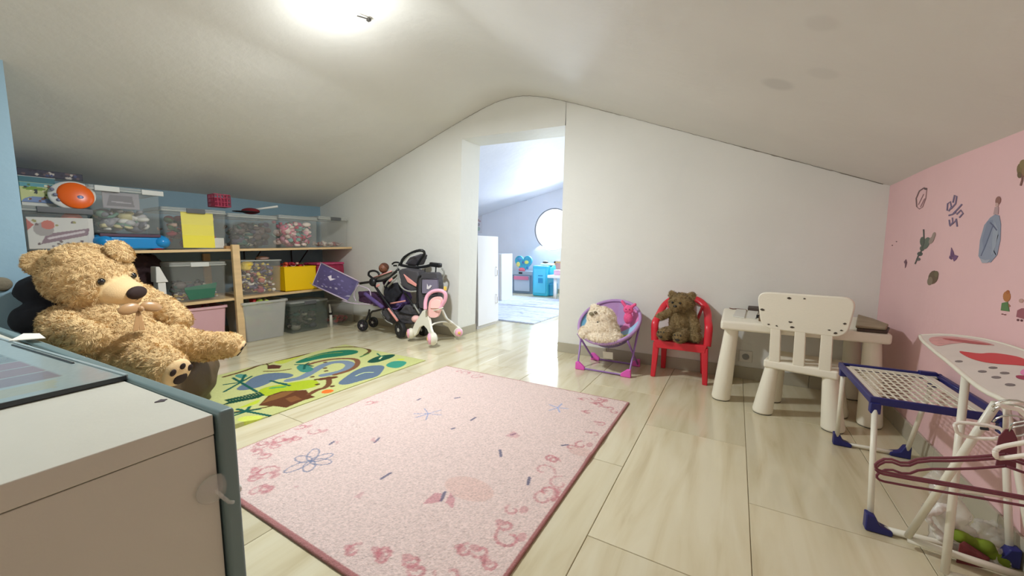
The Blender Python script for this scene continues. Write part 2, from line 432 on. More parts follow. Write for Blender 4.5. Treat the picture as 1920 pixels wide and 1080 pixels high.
# baseboards made of tile strips
M_BASE = mat('baseboard_tile', (176, 170, 152), 0.3, var=0.06, vscale=5)
def base_run(name, a, b, nrm, h=0.082, t=0.010, step=0.43):
    a = V(a); b = V(b); d = b-a; ln = d.length; d.normalize(); nrm = V(nrm)
    root = struct(MB().prism([a, b, b+V((0, 0, h-0.003)), a+V((0, 0, h-0.003))], nrm*0.002).build(name, M_BASE))
    n_ = max(1, int(math.ceil(ln/step)))
    for i in range(n_):
        p = a+d*(i*step+0.001); q = a+d*(min((i+1)*step, ln)-0.001)
        m_ = MB().prism([p, q, q+V((0, 0, h)), p+V((0, 0, h))], nrm*t).build('tile', M_BASE, root, bevel=0.0015)
base_run('baseboard_back', (DR0[0]-0.049, YB, 0), (XR, YB, 0), (0, -1, 0))
base_run('baseboard_back_left', (XK, YB, 0), (DL0[0], YB, 0), (0, -1, 0))
base_run('baseboard_right', (XR, YB-0.012, 0), (XR, -0.5, 0), (-1, 0, 0))
base_run('baseboard_door', (DL0[0]+0.004, YB, 0), (DL0[0]+0.004, YD, 0), (1, 0, 0))
base_run('baseboard_far', (FX0, YF, 0), (0.5, YF, 0), (0, -1, 0))
base_run('baseboard_left', (XK, YP, 0), (XK, YB-0.01, 0), (1, 0, 0))

# ------------------------------------------------------------ ceiling lamp
t = thing('ceiling_lamp', 'glowing round bulb lamp hanging under the sloping ceiling', 'lamp', LAMP)
top = V((LAMP.x, LAMP.y, cz(LAMP.x)-0.002))
M_LW = mat('white_lamp_plastic', (225, 225, 220), 0.4)
MB().ell(LAMP, 0.085, seg=24, rings=16).build('bulb', mat('lit_bulb', (255, 250, 235), 0.4, emit=9.0), t, smooth=True)
MB().tube([LAMP+V((0, 0, 0.06)), top], 0.018, 12).build('socket', M_LW, t, smooth=True)
hp = V((-1.86, 1.56, cz(-1.86)-0.002))
m_ = MB().tube([top+V((0, 0, -0.012)), V((-1.885, 1.46, cz(-1.885)-0.02)), V((-1.87, 1.52, cz(-1.87)-0.012)), hp+V((0, 0, -0.006))], 0.004, 6)
m_.box(hp+V((0, 0, -0.008)), (0.022, 0.016, 0.014)); m_.build('cable', mat('dark_cable', (60, 58, 55), 0.6), t)

# ------------------------------------------------------------ low cabinet in front, camera side
CZT = 0.60
t = thing('low_cabinet', 'long low white cabinet with grey green front beside the camera', 'cabinet', (-0.72, 0.286, 0), R(3.1))
CM = Matrix.Translation(V((-0.72, 0.286, 0))) @ Matrix.Rotation(R(3.1), 4, 'Z')
M_CW = mat('white_laminate', (205, 204, 192), 0.45, var=0.02, bump=0.05)
M_CT = mat('grey_green_laminate', (108, 130, 132), 0.42, var=0.05, vscale=5)
L_ = 2.02
def cl(o, par=t): o.parent = par; return o
cl(MB().b2((-L_, -0.52, 0.035), (-0.012, -0.018, CZT-0.036)).build('body', M_CW, bevel=0.0015))
cl(MB().b2((-L_, -0.525, CZT-0.0345), (-0.010, -0.018, CZT)).build('worktop', M_CW, bevel=0.002))
cl(MB().b2((-L_+0.02, -0.48, 0), (-0.05, -0.05, 0.035)).build('plinth', mat('dark_plinth', (80, 78, 74), 0.6)))
x = 0.0
for k in range(3):
    wd = 0.67
    d = cl(MB().b2((x-wd+0.003, -0.015, 0.03), (x, 0.010, CZT+0.004)).build('door', M_CT, bevel=0.006, bseg=3))
    kb = MB().lathe([(0.004, 0), (0.004, 0.006), (0.008, 0.009), (0.008, 0.014), (0.004, 0.017)], (x-0.035, 0.009, CZT-0.16), 'Y', 16)
    cl(kb.build('knob', M_LW, smooth=True), d)
    x -= wd
# clear suction hook on the cabinet side
sp = P(398, 915, x=-0.728)
t = thing('suction_hook', 'clear suction cup hook stuck on the side of the low cabinet', 'hook', sp)
M_CLR = mat('clear_plastic', (235, 235, 230), 0.12, alpha=0.28, spec=0.8)
MB().lathe([(0.024, 0), (0.022, 0.003), (0.010, 0.006), (0.007, 0.012)], sp+V((0.004, 0, 0)), 'X', 24).build('cup', M_CLR, t, smooth=True)
MB().tube([sp+V((0.014, 0, 0)), sp+V((0.016, 0.008, -0.016)), sp+V((0.020, 0.014, -0.026)), sp+V((0.03, 0.016, -0.024))], 0.003, 8).build('hook', M_CLR, t, smooth=True)
# dark bug-shaped sticker
q = P(302, 752, z=CZT); mb = MB()
mb.prism([q+V((0.007*math.cos(a)*(1+0.3*math.sin(3*a)), 0.007*math.sin(a)*(1+0.3*math.cos(4*a)), 0.0003)) for a in np.linspace(0, 6.1, 18)], (0, 0, 0.0008))
tag(mb.build('sticker', mat('dark_plum_print', (62, 48, 56), 0.6)), 'small dark plum sticker on the cabinet top by the corner', 'sticker', kind=None)
# framed board with purple stripes lying on the cabinet
pa = Paint(-0.86, 0, 0, 0.44, 0.006, (150, 166, 166))
for i in range(4):
    u = -0.66+0.0; pa.poly([(-0.70, 0.31-0.055*0), (-0.70, 0.31), (-0.70, 0.31)], (150, 166, 166))
pa.poly([(-0.86, 0.0), (0, 0), (0, 0.44), (-0.86, 0.44)], (152, 168, 168))
for i, c in enumerate([(128, 122, 130), (134, 120, 126), (136, 120, 128), (120, 132, 134), (112, 128, 130), (128, 122, 130)]):
    a = -0.115-0.085*i; pa.poly([(a, 0.055), (a-0.079, 0.055+0.0), (a-0.079, 0.44), (a, 0.44)], c)
pa.poly([(-0.10, 0.07), (-0.03, 0.09), (-0.035, 0.44), (-0.10, 0.44)], (160, 162, 140), 0.7)
pa.grain(0.03)
t = thing('framed_board', 'striped grey and purple framed board lying on the low cabinet', 'picture', P(238, 712, z=CZT))
o0 = P(238, 712, z=CZT+0.001); ev = (P(0, 767, z=CZT)-P(238, 712, z=CZT)); ev.normalize(); eu = V((-ev.y, ev.x, 0)); eu = -eu if eu.x > 0 else eu
fr = (o0+V((0, 0, 0.003)), -eu, ev, V((0, 0, 1)))
pa.slab('board', mat('printed_board', (150, 160, 160), 0.25, attr='paint', coat=0.3), 0.006, frame=fr, parent=t)
def bar(a, b, wdt, m, nm, par, h=0.009):
    d = (b-a).normalized(); s_ = V((-d.y, d.x, 0))*wdt/2
    return MB().prism([a-s_, b-s_, b+s_, a+s_], (0, 0, h)).build(nm, m, par, bevel=0.001)
mdark = mat('dark_edge', (46, 52, 56), 0.3); ml = mat('pale_grey_edge', (160, 178, 182), 0.3)
A = o0+V((0, 0, 0)); B = o0+ev*0.44; C_ = B+eu*0.86; D = A+eu*0.86
bar(A, B, 0.004, mdark, 'edge_strip', t, 0.0095); bar(D, A, 0.006, ml, 'edge_strip', t, 0.0115)
bar(A+eu*0.22-ev*0.0+ev*0.012, A+eu*0.62+ev*0.012, 0.004, mdark, 'edge_strip', t, 0.0118)
q = P(46, 634, z=CZT+0.014)
tag(MB().prism([q+V(p) for p in ((0.02, -0.03, 0), (0.06, 0.03, 0), (-0.05, 0.035, 0), (-0.09, 0.01, 0), (-0.03, -0.01, 0))], (0, 0, 0.002)).build('paper_scrap', mat('white_paper', (228, 226, 215), 0.8)), 'torn white paper scrap on the striped framed board', 'paper')

# ------------------------------------------------------------ wooden shelving along the blue knee wall
M_PINE = mat('pale_pine', (222, 190, 142), 0.55, var=0.12, vscale=3, stretch=(8, 0.8, 8), bump=0.1)
XS = -3.94
ST = lambda y: 0.853+0.020*(y-0.5)       # the boards rise a little towards the gable
SM = lambda y: 0.415+0.012*(y-0.5)
sh = thing('wooden_shelving', 'unpainted pine shelving with two long boards along the blue knee wall', 'shelf', (XS, 1.7, 0))
def board(zf, x0, x1, y0, y1, th, nm='shelf_board'):
    pts = [(x0, y0, zf(y0)-th), (x1, y0, zf(y0)-th), (x1, y0, zf(y0)), (x0, y0, zf(y0))]
    mb = MB(); mb.add([V(p) for p in pts]+[V((p[0], y1, p[2]+zf(y1)-zf(y0))) for p in pts], [(0, 1, 2, 3), (7, 6, 5, 4), (0, 4, 5, 1), (1, 5, 6, 2), (2, 6, 7, 3), (3, 7, 4, 0)])
    return mb.build(nm, M_PINE, sh, bevel=0.002)
board(ST, XK+0.005, XS-0.20, YP+0.02, 2.94, 0.022); board(ST, XS-0.197, XS, YP+0.02, 2.94, 0.022)
board(SM, XK+0.005, XS-0.20, YP+0.02, 2.94, 0.022); board(SM, XS-0.197, XS, YP+0.02, 2.94, 0.022)
py_ = 1.705
MB().b2((XS+0.001, py_-0.028, 0), (XS+0.036, py_+0.030, 0.915)).build('post', M_PINE, sh, bevel=0.002)
MB().b2((XK+0.01, py_-0.028, 0), (XK+0.046, py_+0.030, 0.83)).build('post', M_PINE, sh, bevel=0.002)
MB().b2((XS+0.001, 2.90, 0), (XS+0.036, 2.94, 0.86)).build('post', M_PINE, sh, bevel=0.002) if False else None
MB().b2((XS-0.05, py_-0.06, ST(1.7)+0.001), (XS-0.002, py_+0.05, ST(1.7)+0.026)).build('block', mat('knotty_pine', (176, 132, 84), 0.6, var=0.2, vscale=20), sh, bevel=0.002)
M_BLK = mat('black_metal', (28, 28, 30), 0.5)
for yb in (2.05, 2.55, 1.2):
    MB().tube([(XK+0.02, yb, ST(yb)-0.30), (XK+0.02, yb, ST(yb)-0.03), (XS-0.25, yb, ST(yb)-0.03), (XK+0.02, yb, ST(yb)-0.30)], 0.007, 6).build('bracket', M_BLK, sh)

# clear lidded boxes
M_BOX = mat('clear_box_plastic', (222, 224, 218), 0.2, alpha=0.085, spec=0.7)
M_BOXH = mat('hazy_box_plastic', (205, 205, 200), 0.35, alpha=0.45, spec=0.5)
M_LID = mat('translucent_lid', (205, 208, 202), 0.3, alpha=0.42, spec=0.6)
M_CLIP = mat('grey_clip', (92, 94, 96), 0.4); M_CLIPW = mat('white_clip', (205, 206, 200), 0.4)
PAL = {
 'pink': [(214, 110, 140), (230, 170, 180), (180, 60, 90), (225, 205, 195), (120, 170, 160), (200, 130, 150), (240, 225, 215)],
 'dark': [(60, 48, 46), (90, 70, 66), (70, 60, 80), (110, 96, 92), (30, 80, 70), (180, 170, 150), (45, 40, 44)],
 'mix': [(225, 200, 80), (150, 50, 70), (200, 190, 175), (90, 80, 110), (190, 110, 90), (230, 225, 215), (110, 70, 60), (180, 150, 60)],
 'red': [(190, 40, 40), (150, 30, 50), (215, 90, 60), (120, 20, 40), (210, 170, 150), (60, 90, 50)],
 'green': [(60, 140, 70), (170, 190, 60), (190, 40, 40), (225, 215, 190), (140, 160, 50)],
 'paper': [(220, 218, 210), (190, 188, 190), (150, 148, 155), (210, 200, 150), (120, 120, 130), (100, 140, 120)],
 'pale': [(200, 195, 185), (170, 160, 150), (150, 120, 110), (220, 215, 205)],
 'faint': [(190, 170, 165), (150, 120, 115), (200, 190, 180), (160, 90, 90)]}
def jumble(name, c, size, pal, n, label, seed=0, cat='toys', rmin=0.02, rmax=0.05):
    """many small loose toys packed together: uncountable filling"""
    rg = random.Random(seed); mb = MB(); cols = []
    for i in range(int(n*1.7)):
        r_ = rg.uniform(rmin, rmax); px = c[0]+(max(rg.random(), rg.random())-0.5)*max(size[0]-2*r_, 0.002); py = c[1]+(rg.random()-0.5)*max(size[1]-2*r_, 0.002); pz = c[2]+r_*0.55+rg.random()*max(size[2]-r_*1.2, 0.002)
        rot = Matrix.Rotation(rg.uniform(0, 6), 3, 'Z') @ Matrix.Rotation(rg.uniform(0, 6), 3, 'X')
        f0 = len(mb.f); kq = rg.random()
        if kq < 0.55: mb.ell((px, py, pz), (r_*0.9, r_*rg.uniform(0.4, 0.9), r_*rg.uniform(0.3, 0.7)), rot, 10, 6)
        elif kq < 0.8: mb.box((px, py, pz), (r_*1.3, r_*rg.uniform(0.5, 1.2), r_*0.5), rot)
        else: mb.tube([V((px, py, pz))+rot @ V(q) for q in ((-r_, 0, 0), (-r_*0.2, r_*0.5, 0), (r_*0.5, r_*0.2, r_*0.2), (r_, -r_*0.3, 0))], r_*0.2, 6)
        ci = rg.randrange(len(PAL[pal])); cols += [ci]*(len(mb.f)-f0)
    o = mb.build(name, None)
    for k_, c_ in enumerate(PAL[pal]): o.data.materials.append(mat('toy_%d_%d_%d' % c_, c_, 0.55))
    for p, ci in zip(o.data.polygons, cols): p.material_index = ci; p.use_smooth = True
    return tag(o, label, cat, kind='stuff')
def clear_box(label, x0, x1, y0, y1, z0, z1, group=None, lid=True, m=None, name='storage_box', taper=0.93, clips=(0.5,), clipm=None, tint=None, rim=0.012):
    """tapered hollow box; front wall faces +x"""
    t = thing(name, label, 'box', ((x0+x1)/2, (y0+y1)/2, z0), 0, group)
    cx, cy = (x0+x1)/2, (y0+y1)/2; hx, hy = (x1-x0)/2, (y1-y0)/2; zt = z1-(0.022 if lid else 0.0)
    def loop(k, z, r=0.02, ins=0.0):
        a, b = hx*k-ins, hy*k-ins; pts = []
        for sx, sy, a0 in ((1, 1, 0), (-1, 1, 90), (-1, -1, 180), (1, -1, 270)):
            for q in (0, 30, 60, 90): pts.append(V((cx+sx*(a-r)+r*math.cos(R(a0+q)), cy+sy*(b-r)+r*math.sin(R(a0+q)), z)))
        return pts
    mb = MB(); loops = [loop(taper, z0), loop(0.985, zt), loop(0.985, zt, ins=0.003), loop(taper, z0+0.004, ins=0.003)]; n = 16
    vs = [p for l in loops for p in l]; fs = []
    for i in range(3):
        for k in range(n): fs.append((i*n+k, i*n+(k+1) % n, (i+1)*n+(k+1) % n, (i+1)*n+k))
    fs += [tuple(range(n-1, -1, -1)), tuple(3*n+k for k in range(n))]
    mb.add(vs, fs); mb.build('body', m or M_BOX, t, smooth=False)
    rm = MB(); l1 = loop(1.0, zt-rim, ins=-rim*0.4); l2 = loop(1.0, zt, ins=-rim*0.4); l3 = loop(1.0, zt, ins=0.004); l4 = loop(1.0, zt-rim, ins=0.004)
    vs = l1+l2+l3+l4; fs = []
    for i in range(4):
        for k in range(n): j = (i+1) % 4; fs.append((i*n+k, i*n+(k+1) % n, j*n+(k+1) % n, j*n+k))
    rm.add(vs, fs); rm.build('rim', M_LID if m is None else m, t)
    if lid:
        ld = MB(); a_, b_, c_ = loop(1.0, z1-0.020), loop(1.0, z1-0.003), loop(0.95, z1)
        vs = a_+b_+c_; fs = []
        for i in range(2):
            for k in range(n): fs.append((i*n+k, i*n+(k+1) % n, (i+1)*n+(k+1) % n, (i+1)*n+k))
        fs += [tuple(range(n-1, -1, -1)), tuple(2*n+k for k in range(n))]
        ld.add(vs, fs); ld.build('lid', M_LID, t)
        for c_ in clips:
            yc = y0+(y1-y0)*c_; wd = min(0.13, (y1-y0)*0.42)
            MB().b2((x1+0.001, yc-wd/2, z1-0.042), (x1+0.010, yc+wd/2, z1-0.004)).build('clip', clipm or M_CLIPW, t, bevel=0.003)
    return t
XF = XS-0.035  # box fronts stand a little behind the board edge
def span(px0, px1, py, x=XF): return P(px0, py, x=x).y, P(px1, py, x=x).y
def zt_at(px, py, x=XF): return P(px, py, x=x).z
B = 0.002
# top board, from the partition to the gable
a1 = (P(30, 440, x=XF).y+0.02, P(172, 440, x=XF).y); za = ST(a1[0])+B+0.006
zA1 = zt_at(110, 388)
clear_box('clear box of papers under the stack of board games, next to the blue partition', XF-0.40, XF, a1[0], a1[1], za, zA1, clips=(0.45, 0.85), clipm=M_CLIP)
pf = Paint(0, 0, 0.30, 0.21, 0.004, (214, 210, 204))
pf.poly([(0.05, 0.03), (0.27, 0.09), (0.28, 0.14), (0.08, 0.10)], (130, 96, 112)); pf.stroke([(0.09, 0.07), (0.25, 0.115)], 0.014, (214, 200, 205)); pf.disc((0.07, 0.13), 0.045, (160, 150, 148)); pf.disc((0.09, 0.16), 0.03, (200, 90, 70)); pf.poly([(0.0, 0.12), (0.03, 0.16), (0.0, 0.2)], (190, 80, 70))
for i in range(16): pf.disc((random.uniform(0.02, 0.28), random.choice([random.uniform(0.01, 0.05), random.uniform(0.15, 0.2)])), 0.008, random.choice([(90, 60, 66), (150, 140, 60), (120, 110, 120)]))
M_PRINT = mat('printed_paper', (200, 200, 200), 0.6, attr='paint')
def print_slab(pa, name, label, cat, origin, eu, ev, thick=0.004, par=None):
    eu = V(eu).normalized(); ev = V(ev).normalized(); en = eu.cross(ev)
    o = pa.slab(name, M_PRINT, thick, frame=(V(origin), eu, ev, en), parent=par)
    if label: tag(o, label, cat)
    return o
print_slab(pf, 'printed_sheet', 'white printed sheet with a plum banner inside the clear box by the partition', 'paper', (XF-0.035, a1[0]+0.03, za+0.012), (0, 1, 0.03), (0.06, 0, 1))
jumble('papers', (XF-0.24, (a1[0]+a1[1])/2+0.03, za+0.01), (0.26, a1[1]-a1[0]-0.06, zA1-za-0.06), 'paper', 34, 'loose papers and toys filling the clear box by the partition', 3, 'papers')
tag(MB().lathe([(0.02, 0), (0.055, 0.005), (0.055, 0.012), (0.02, 0.02)], (XF-0.06, a1[1]-0.075, zA1-0.085), 'X', 20).build('orange_disc', mat('orange_red_plastic', (216, 100, 70), 0.4), smooth=True), 'round orange toy ring behind the side of the clear paper box', 'toy')
# board games on that box
zz = zA1+0.002
def game(x0, x1, y0, y1, z0, h, top, side, name, label, paint=None):
    x1 -= 0.05
    mb = MB(); mb.b2((x0, y0, z0), (x1, y1, z0+h)); t = thing(name, label, 'board game', ((x0+x1)/2, (y0+y1)/2, z0), 0)
    MB().b2((x0+0.003, y0+0.003, z0), (x1-0.003, y1-0.003, z0+h*0.5)).build('tray', side, t)
    MB().b2((x0, y0, z0+h*0.12), (x1, y1, z0+h)).build('lid', top, t, bevel=0.001)
    if paint: paint.slab('printed_front', M_PRINT, 0.001, frame=(V((x1+0.0002, y0, z0+h*0.12)), V((0, 1, 0)), V((0, 0, 1)), V((1, 0, 0))), parent=t)
    return t
g1 = Paint(0, 0, 0.27, 0.13, 0.004, (196, 200, 140))
g1.poly([(0.18, 0), (0.27, 0), (0.27, 0.13), (0.20, 0.13)], (60, 100, 110)); g1.disc((0.07, -0.01), 0.07, (120, 140, 180), ry=0.05); g1.poly([(0, 0.10), (0.27, 0.11), (0.27, 0.13), (0, 0.13)], (90, 150, 160)); g1.disc((0.06, 0.09), 0.05, (120, 150, 60), ry=0.012)
for i in range(40): g1.disc((random.uniform(0.02, 0.25), random.uniform(0.01, 0.12)), random.uniform(0.004, 0.009), random.choice([(50, 60, 60), (230, 225, 190), (120, 80, 60), (90, 120, 60)]))
yg0, yg1 = P(34, 360, x=XF).y+0.015, P(101, 360, x=XF).y
g1z1 = zt_at(90, 332); g1z2 = zt_at(80, 313)
game(XF-0.28, XF-0.01, yg0, yg1+0.02, zz, g1z1-zz-0.002, mat('teal_card', (60, 110, 120), 0.6), mat('white_card', (210, 208, 200), 0.7), 'board_game', 'pale green illustrated game box on top of the clear paper box', g1)
g2 = Paint(0, 0, 0.29, 0.045, 0.004, (52, 50, 66))
for i in range(26): g2.disc((random.uniform(0.02, 0.27), random.uniform(0.005, 0.04)), 0.008, random.choice([(190, 180, 170), (100, 80, 80), (60, 70, 110), (40, 36, 50)]))
game(XF-0.30, XF-0.03, yg0, yg1+0.03, g1z1, 0.048, mat('navy_card', (34, 52, 96), 0.6), mat('white_card', (210, 208, 200), 0.7), 'board_game', 'dark navy game box lying at the top of the board game stack', g2)
# orange and white toy
oc = P(137, 366, x=XF-0.012); t = thing('toy_console', 'orange and white rounded toy console leaning on the board games', 'toy', oc-V((0, 0, 0.12)))
rot = Matrix.Rotation(R(18), 3, 'X') @ Matrix.Rotation(R(-12), 3, 'Y')
MB().ell(oc-V((0.012, 0, 0)), (0.022, 0.115, 0.098), rot, 28, 16).build('shell', mat('white_toy_plastic', (225, 222, 215), 0.3), t, smooth=True)
MB().ell(oc+V((0.004, 0.012, -0.002)), (0.024, 0.088, 0.092), rot, 28, 16).build('front_shell', mat('orange_plastic', (236, 100, 20), 0.3), t, smooth=True)
MB().lathe([(0.018, 0), (0.018, 0.006), (0.010, 0.008)], oc+V((0.024, 0.028, -0.018)), 'X', 20).build('dial', mat('blue_grey_plastic', (110, 120, 160), 0.3), t, smooth=True)
for i in range(3): MB().lathe([(0.011, 0), (0.011, 0.004), (0.006, 0.006)], oc+V((0.006, -0.094+0.012*i, 0.028-0.034*i)), 'X', 12).build('button', mat('grey_button', (110, 110, 130), 0.4), t, smooth=True)
# blue toy keyboard on the board and big box on it
yb0, yb1 = P(178, 452, x=XS-0.02).y, P(318, 450, x=XS-0.02).y; zb = ST(yb0)+0.010
t = thing('toy_piano', 'bright blue toy piano case with rounded ends under the tall clear box', 'toy', (XS-0.12, (yb0+yb1)/2, zb))
M_TB = mat('bright_blue_plastic', (30, 140, 205), 0.25)
hb = zt_at(240, 437, XS-0.02)-zb-0.012
mb = MB().b2((XS-0.22, yb0+0.03, zb+0.006), (XS-0.03, yb1-0.03, zb+hb*0.85)); mb.build('case', M_TB, t, bevel=0.012, bseg=3)
for yc in (yb0+0.055, yb1-0.04): MB().ell((XS-0.10, yc, zb+hb*0.52), (0.10, 0.062, hb*0.52), None, 20, 12).build('rounded_end', M_TB, t, smooth=True)
MB().b2((XS-0.20, yb0+0.03, zb+hb*0.85), (XS-0.028, yb1-0.05, zb+hb+0.006)).build('keybed', mat('plum_plastic', (80, 50, 70), 0.5), t, bevel=0.003)
MB().ell((XS-0.06, yb1-0.07, zb+0.008), (0.03, 0.045, 0.016)).build('foot', mat('dark_red_plastic', (140, 25, 40), 0.4), t, smooth=True)
ya, yb = span(167, 303, 390); z0 = zb+hb+0.010; z1 = zt_at(240, 352)
clear_box('tall clear box with grey papers standing on the blue toy piano', XF-0.40, XF, ya, yb, z0, z1, clips=(0.25, 0.88))
jumble('papers', (XF-0.2, (ya+yb)/2, z0+0.01), (0.33, yb-ya-0.07, (z1-z0)*0.55), 'paper', 46, 'grey papers and green sheets filling the tall clear box', 5, 'papers', 0.03, 0.06)
pg = Paint(0, 0, 0.2, 0.12, 0.004, (150, 146, 152)); pg.poly([(0.02, 0.02), (0.17, 0.02), (0.16, 0.1), (0.04, 0.1)], (110, 104, 112)); pg.stroke([(0.05, 0.05), (0.15, 0.045)], 0.01, (170, 165, 170))
print_slab(pg, 'photo_sheet', 'grey picture sheet upright inside the tall clear box', 'paper', (XF-0.025, ya+0.075, z1-0.16), (0, 1, 0), (0.03, 0, 1))
# box with the yellow sheet
ya, yb = span(305, 427, 430); z0 = ST(ya)+B+0.004; z1 = zt_at(380, 392)
clear_box('clear box with a large yellow sheet taped inside its front', XF-0.40, XF, ya, yb, z0, z1, clips=(0.5,), clipm=M_CLIP)
y0_, y1_ = P(342, 430, x=XF).y, P(402, 430, x=XF).y
tag(MB().b2((XF-0.012, y0_, z0+0.012), (XF-0.010, y1_, z1-0.03)).build('yellow_sheet', mat('yellow_paper', (240, 226, 80), 0.8)), 'plain yellow sheet standing behind the front of a clear box', 'paper')
tag(MB().b2((XF-0.030, y1_-0.03, z0+0.012), (XF-0.016, yb-0.03, z0+0.10)).build('white_card', mat('white_card', (210, 208, 200), 0.7)), 'white card tucked beside the yellow sheet in the clear box', 'paper')
jumble('toys', (XF-0.22, (ya+yb)/2, z0+0.01), (0.3, yb-ya-0.07, z1-z0-0.06), 'red', 40, 'dark red toys filling the box with the yellow sheet', 8, 'toys', 0.03, 0.05)
# dark toys, pink toys, almost empty
ya, yb = span(430, 522, 432); z0 = ST(ya)+B+0.003; z1 = zt_at(475, 402)
clear_box('clear box of dark and purple toys between yellow-sheet box and pink-toy box', XF-0.40, XF, ya, yb, z0, z1, clips=())
jumble('toys', (XF-0.19, (ya+yb)/2, z0+0.01), (0.34, yb-ya-0.06, z1-z0-0.07), 'dark', 80, 'dark and purple toys filling a clear box on the top board', 9, rmin=0.025, rmax=0.06)
ya, yb = span(525, 597, 432); z0 = ST(ya)+B+0.002; z1 = zt_at(560, 405)
clear_box('clear box of pink dolls and toys on the top board', XF-0.40, XF, ya, yb, z0, z1, clips=())
jumble('toys', (XF-0.19, (ya+yb)/2, z0+0.01), (0.34, yb-ya-0.06, z1-z0-0.05), 'pink', 100, 'pink dolls and toys filling a clear box on the top board', 10, rmin=0.022, rmax=0.055)
ya, yb = span(600, 662, 432); z0 = ST(ya)+B+0.001; z1 = zt_at(630, 407)
yb = min(yb, 2.93)
clear_box('nearly empty clear box at the gable end of the top board', XF-0.40, XF, ya, yb, z0, z1, clips=(0.55,), clipm=M_CLIP)
jumble('toys', (XF-0.19, (ya+yb)/2, z0+0.008), (0.34, yb-ya-0.06, 0.06), 'faint', 24, 'few small toys on the bottom of the nearly empty clear box', 11)
# pink basket on the yellow-sheet box, red cap and white stick
pc = P(411, 376, x=XF-0.10); zb_ = zt_at(411, 391, XF-0.10)+0.012
t = thing('pink_basket', 'small pink lattice basket standing on the box with the yellow sheet', 'basket', (pc.x, pc.y, zb_))
M_PKB = mat('dusky_pink_plastic', (180, 60, 90), 0.5)
hw = 0.062; hh = 0.105
for sx, sy, ax in ((1, 0, 'y'), (-1, 0, 'y'), (0, 1, 'x'), (0, -1, 'x')):
    mb = MB()
    for k in range(6):
        u = -hw+2*hw*k/5
        a = V((pc.x+(sx*hw if ax == 'y' else u), pc.y+(sy*hw if ax == 'x' else u), zb_)); mb.tube([a, a+V((0, 0, hh))], 0.004, 6)
    for k in range(4):
        z = zb_+0.004+hh*k/3
        if ax == 'y': mb.tube([(pc.x+sx*hw, pc.y-hw, z), (pc.x+sx*hw, pc.y+hw, z)], 0.004, 6)
        else: mb.tube([(pc.x-hw, pc.y+sy*hw, z), (pc.x+hw, pc.y+sy*hw, z)], 0.004, 6)
    mb.build('lattice_side', M_PKB, t)
MB().b2((pc.x-hw, pc.y-hw, zb_), (pc.x+hw, pc.y+hw, zb_+0.005)).build('bottom', M_PKB, t)
MB().b2((pc.x-hw+0.01, pc.y-hw+0.01, zb_+0.006), (pc.x+hw-0.01, pc.y+hw-0.01, zb_+hh*0.8)).build('lining', mat('deep_pink_cloth', (150, 45, 75), 0.8), t, bevel=0.01)
q = P(470, 397, x=XF-0.18)
t = thing('red_hat', 'dark red hat with black brim lying on the box of dark toys', 'hat', q)
MB().ell(q+V((0, 0, 0.006)), (0.09, 0.075, 0.030)).build('crown', mat('dark_red_cloth', (110, 22, 32), 0.9), t, smooth=True)
MB().ell(q+V((0.02, -0.05, -0.006)), (0.08, 0.12, 0.008)).build('brim', mat('black_cloth', (32, 30, 34), 0.9), t, smooth=True)
a = P(455, 396, x=XF-0.28); b_ = P(521, 387, x=XF-0.10)
tag(MB().tube([a, b_], [0.008, 0.011], 8).build('white_stick', M_LW, smooth=True), 'thin white plastic stick lying over the clear boxes', 'stick')

# middle board
XM = XS-0.03
t0y, t1y = P(292, 540, x=XM).y, P(319, 540, x=XM).y
t = thing('toy_house_tower', 'white toy house tower with slanted roof behind the large teddy bear', 'toy', (XM-0.06, t0y, SM(t0y)))
zt_ = P(300, 500, x=XM).z; zm = P(300, 530, x=XM).z; zs = SM(t0y)+0.004; yc = (t0y+t1y)/2-0.006
M_WT = mat('white_toy_plastic', (225, 222, 215), 0.3)
MB().b2((XM-0.10, yc-0.022, zs), (XM-0.005, yc+0.028, zm)).build('body', M_WT, t, bevel=0.004)
MB().prism([(XM-0.11, yc-0.034, zm+0.001), (XM-0.11, yc+0.044, zm+0.001), (XM-0.11, yc-0.004, zt_), (XM-0.11, yc-0.028, zt_)], (0.115, 0, 0)).build('roof', M_WT, t, bevel=0.006)
y0_, y1_ = P(262, 540, x=XM).y, P(290, 540, x=XM).y
t = thing('toy_cash_register', 'black and white toy register beside the white toy tower', 'toy', (XM-0.1, y0_, zs))
MB().b2((XM-0.20, y0_-0.05, zs), (XM-0.02, y1_-0.012, zs+0.115)).build('body', mat('grey_toy_plastic', (150, 150, 146), 0.4), t, bevel=0.006)
MB().b2((XM-0.17, y0_-0.03, zs+0.116), (XM-0.04, y1_-0.03, zs+0.15)).build('screen', M_BLK, t, bevel=0.004)
for i in range(3): MB().b2((XM-0.019, y0_-0.03, zs+0.02+0.03*i), (XM-0.014, y1_-0.03, zs+0.035+0.03*i)).build('slot', M_BLK, t)
c = P(264, 497, x=XM-0.27)
tag(blob(MB().ell(c, (0.10, 0.13, 0.10)).ell(c+V((0.02, -0.14, -0.05)), (0.10, 0.12, 0.09)).ell(c+V((0, 0.02, -0.13)), (0.11, 0.1, 0.08)).ell(c+V((0.0, -0.10, -0.16)), (0.13, 0.18, 0.07)), 'dark_bag', mat('dark_maroon_cloth', (50, 30, 32), 0.9, bump=0.4, bscale=30), 0.014, 6, 0.02, 0.06), 'crumpled dark maroon bag on the middle board behind the large teddy bear', 'bag')
ya, yb = P(308, 530, x=XM).y, P(427, 530, x=XM).y; z0 = SM(ya)+0.006; z1 = P(370, 491, x=XM).z
ya = max(ya, t1y+0.012); yb = min(yb, py_-0.045)
clear_box('clear lidded box with a green sheet on the middle board', XM-0.42, XM, ya, yb, z0, z1, clips=(0.5,))
y0_, y1_ = P(346, 530, x=XM).y, P(408, 530, x=XM).y
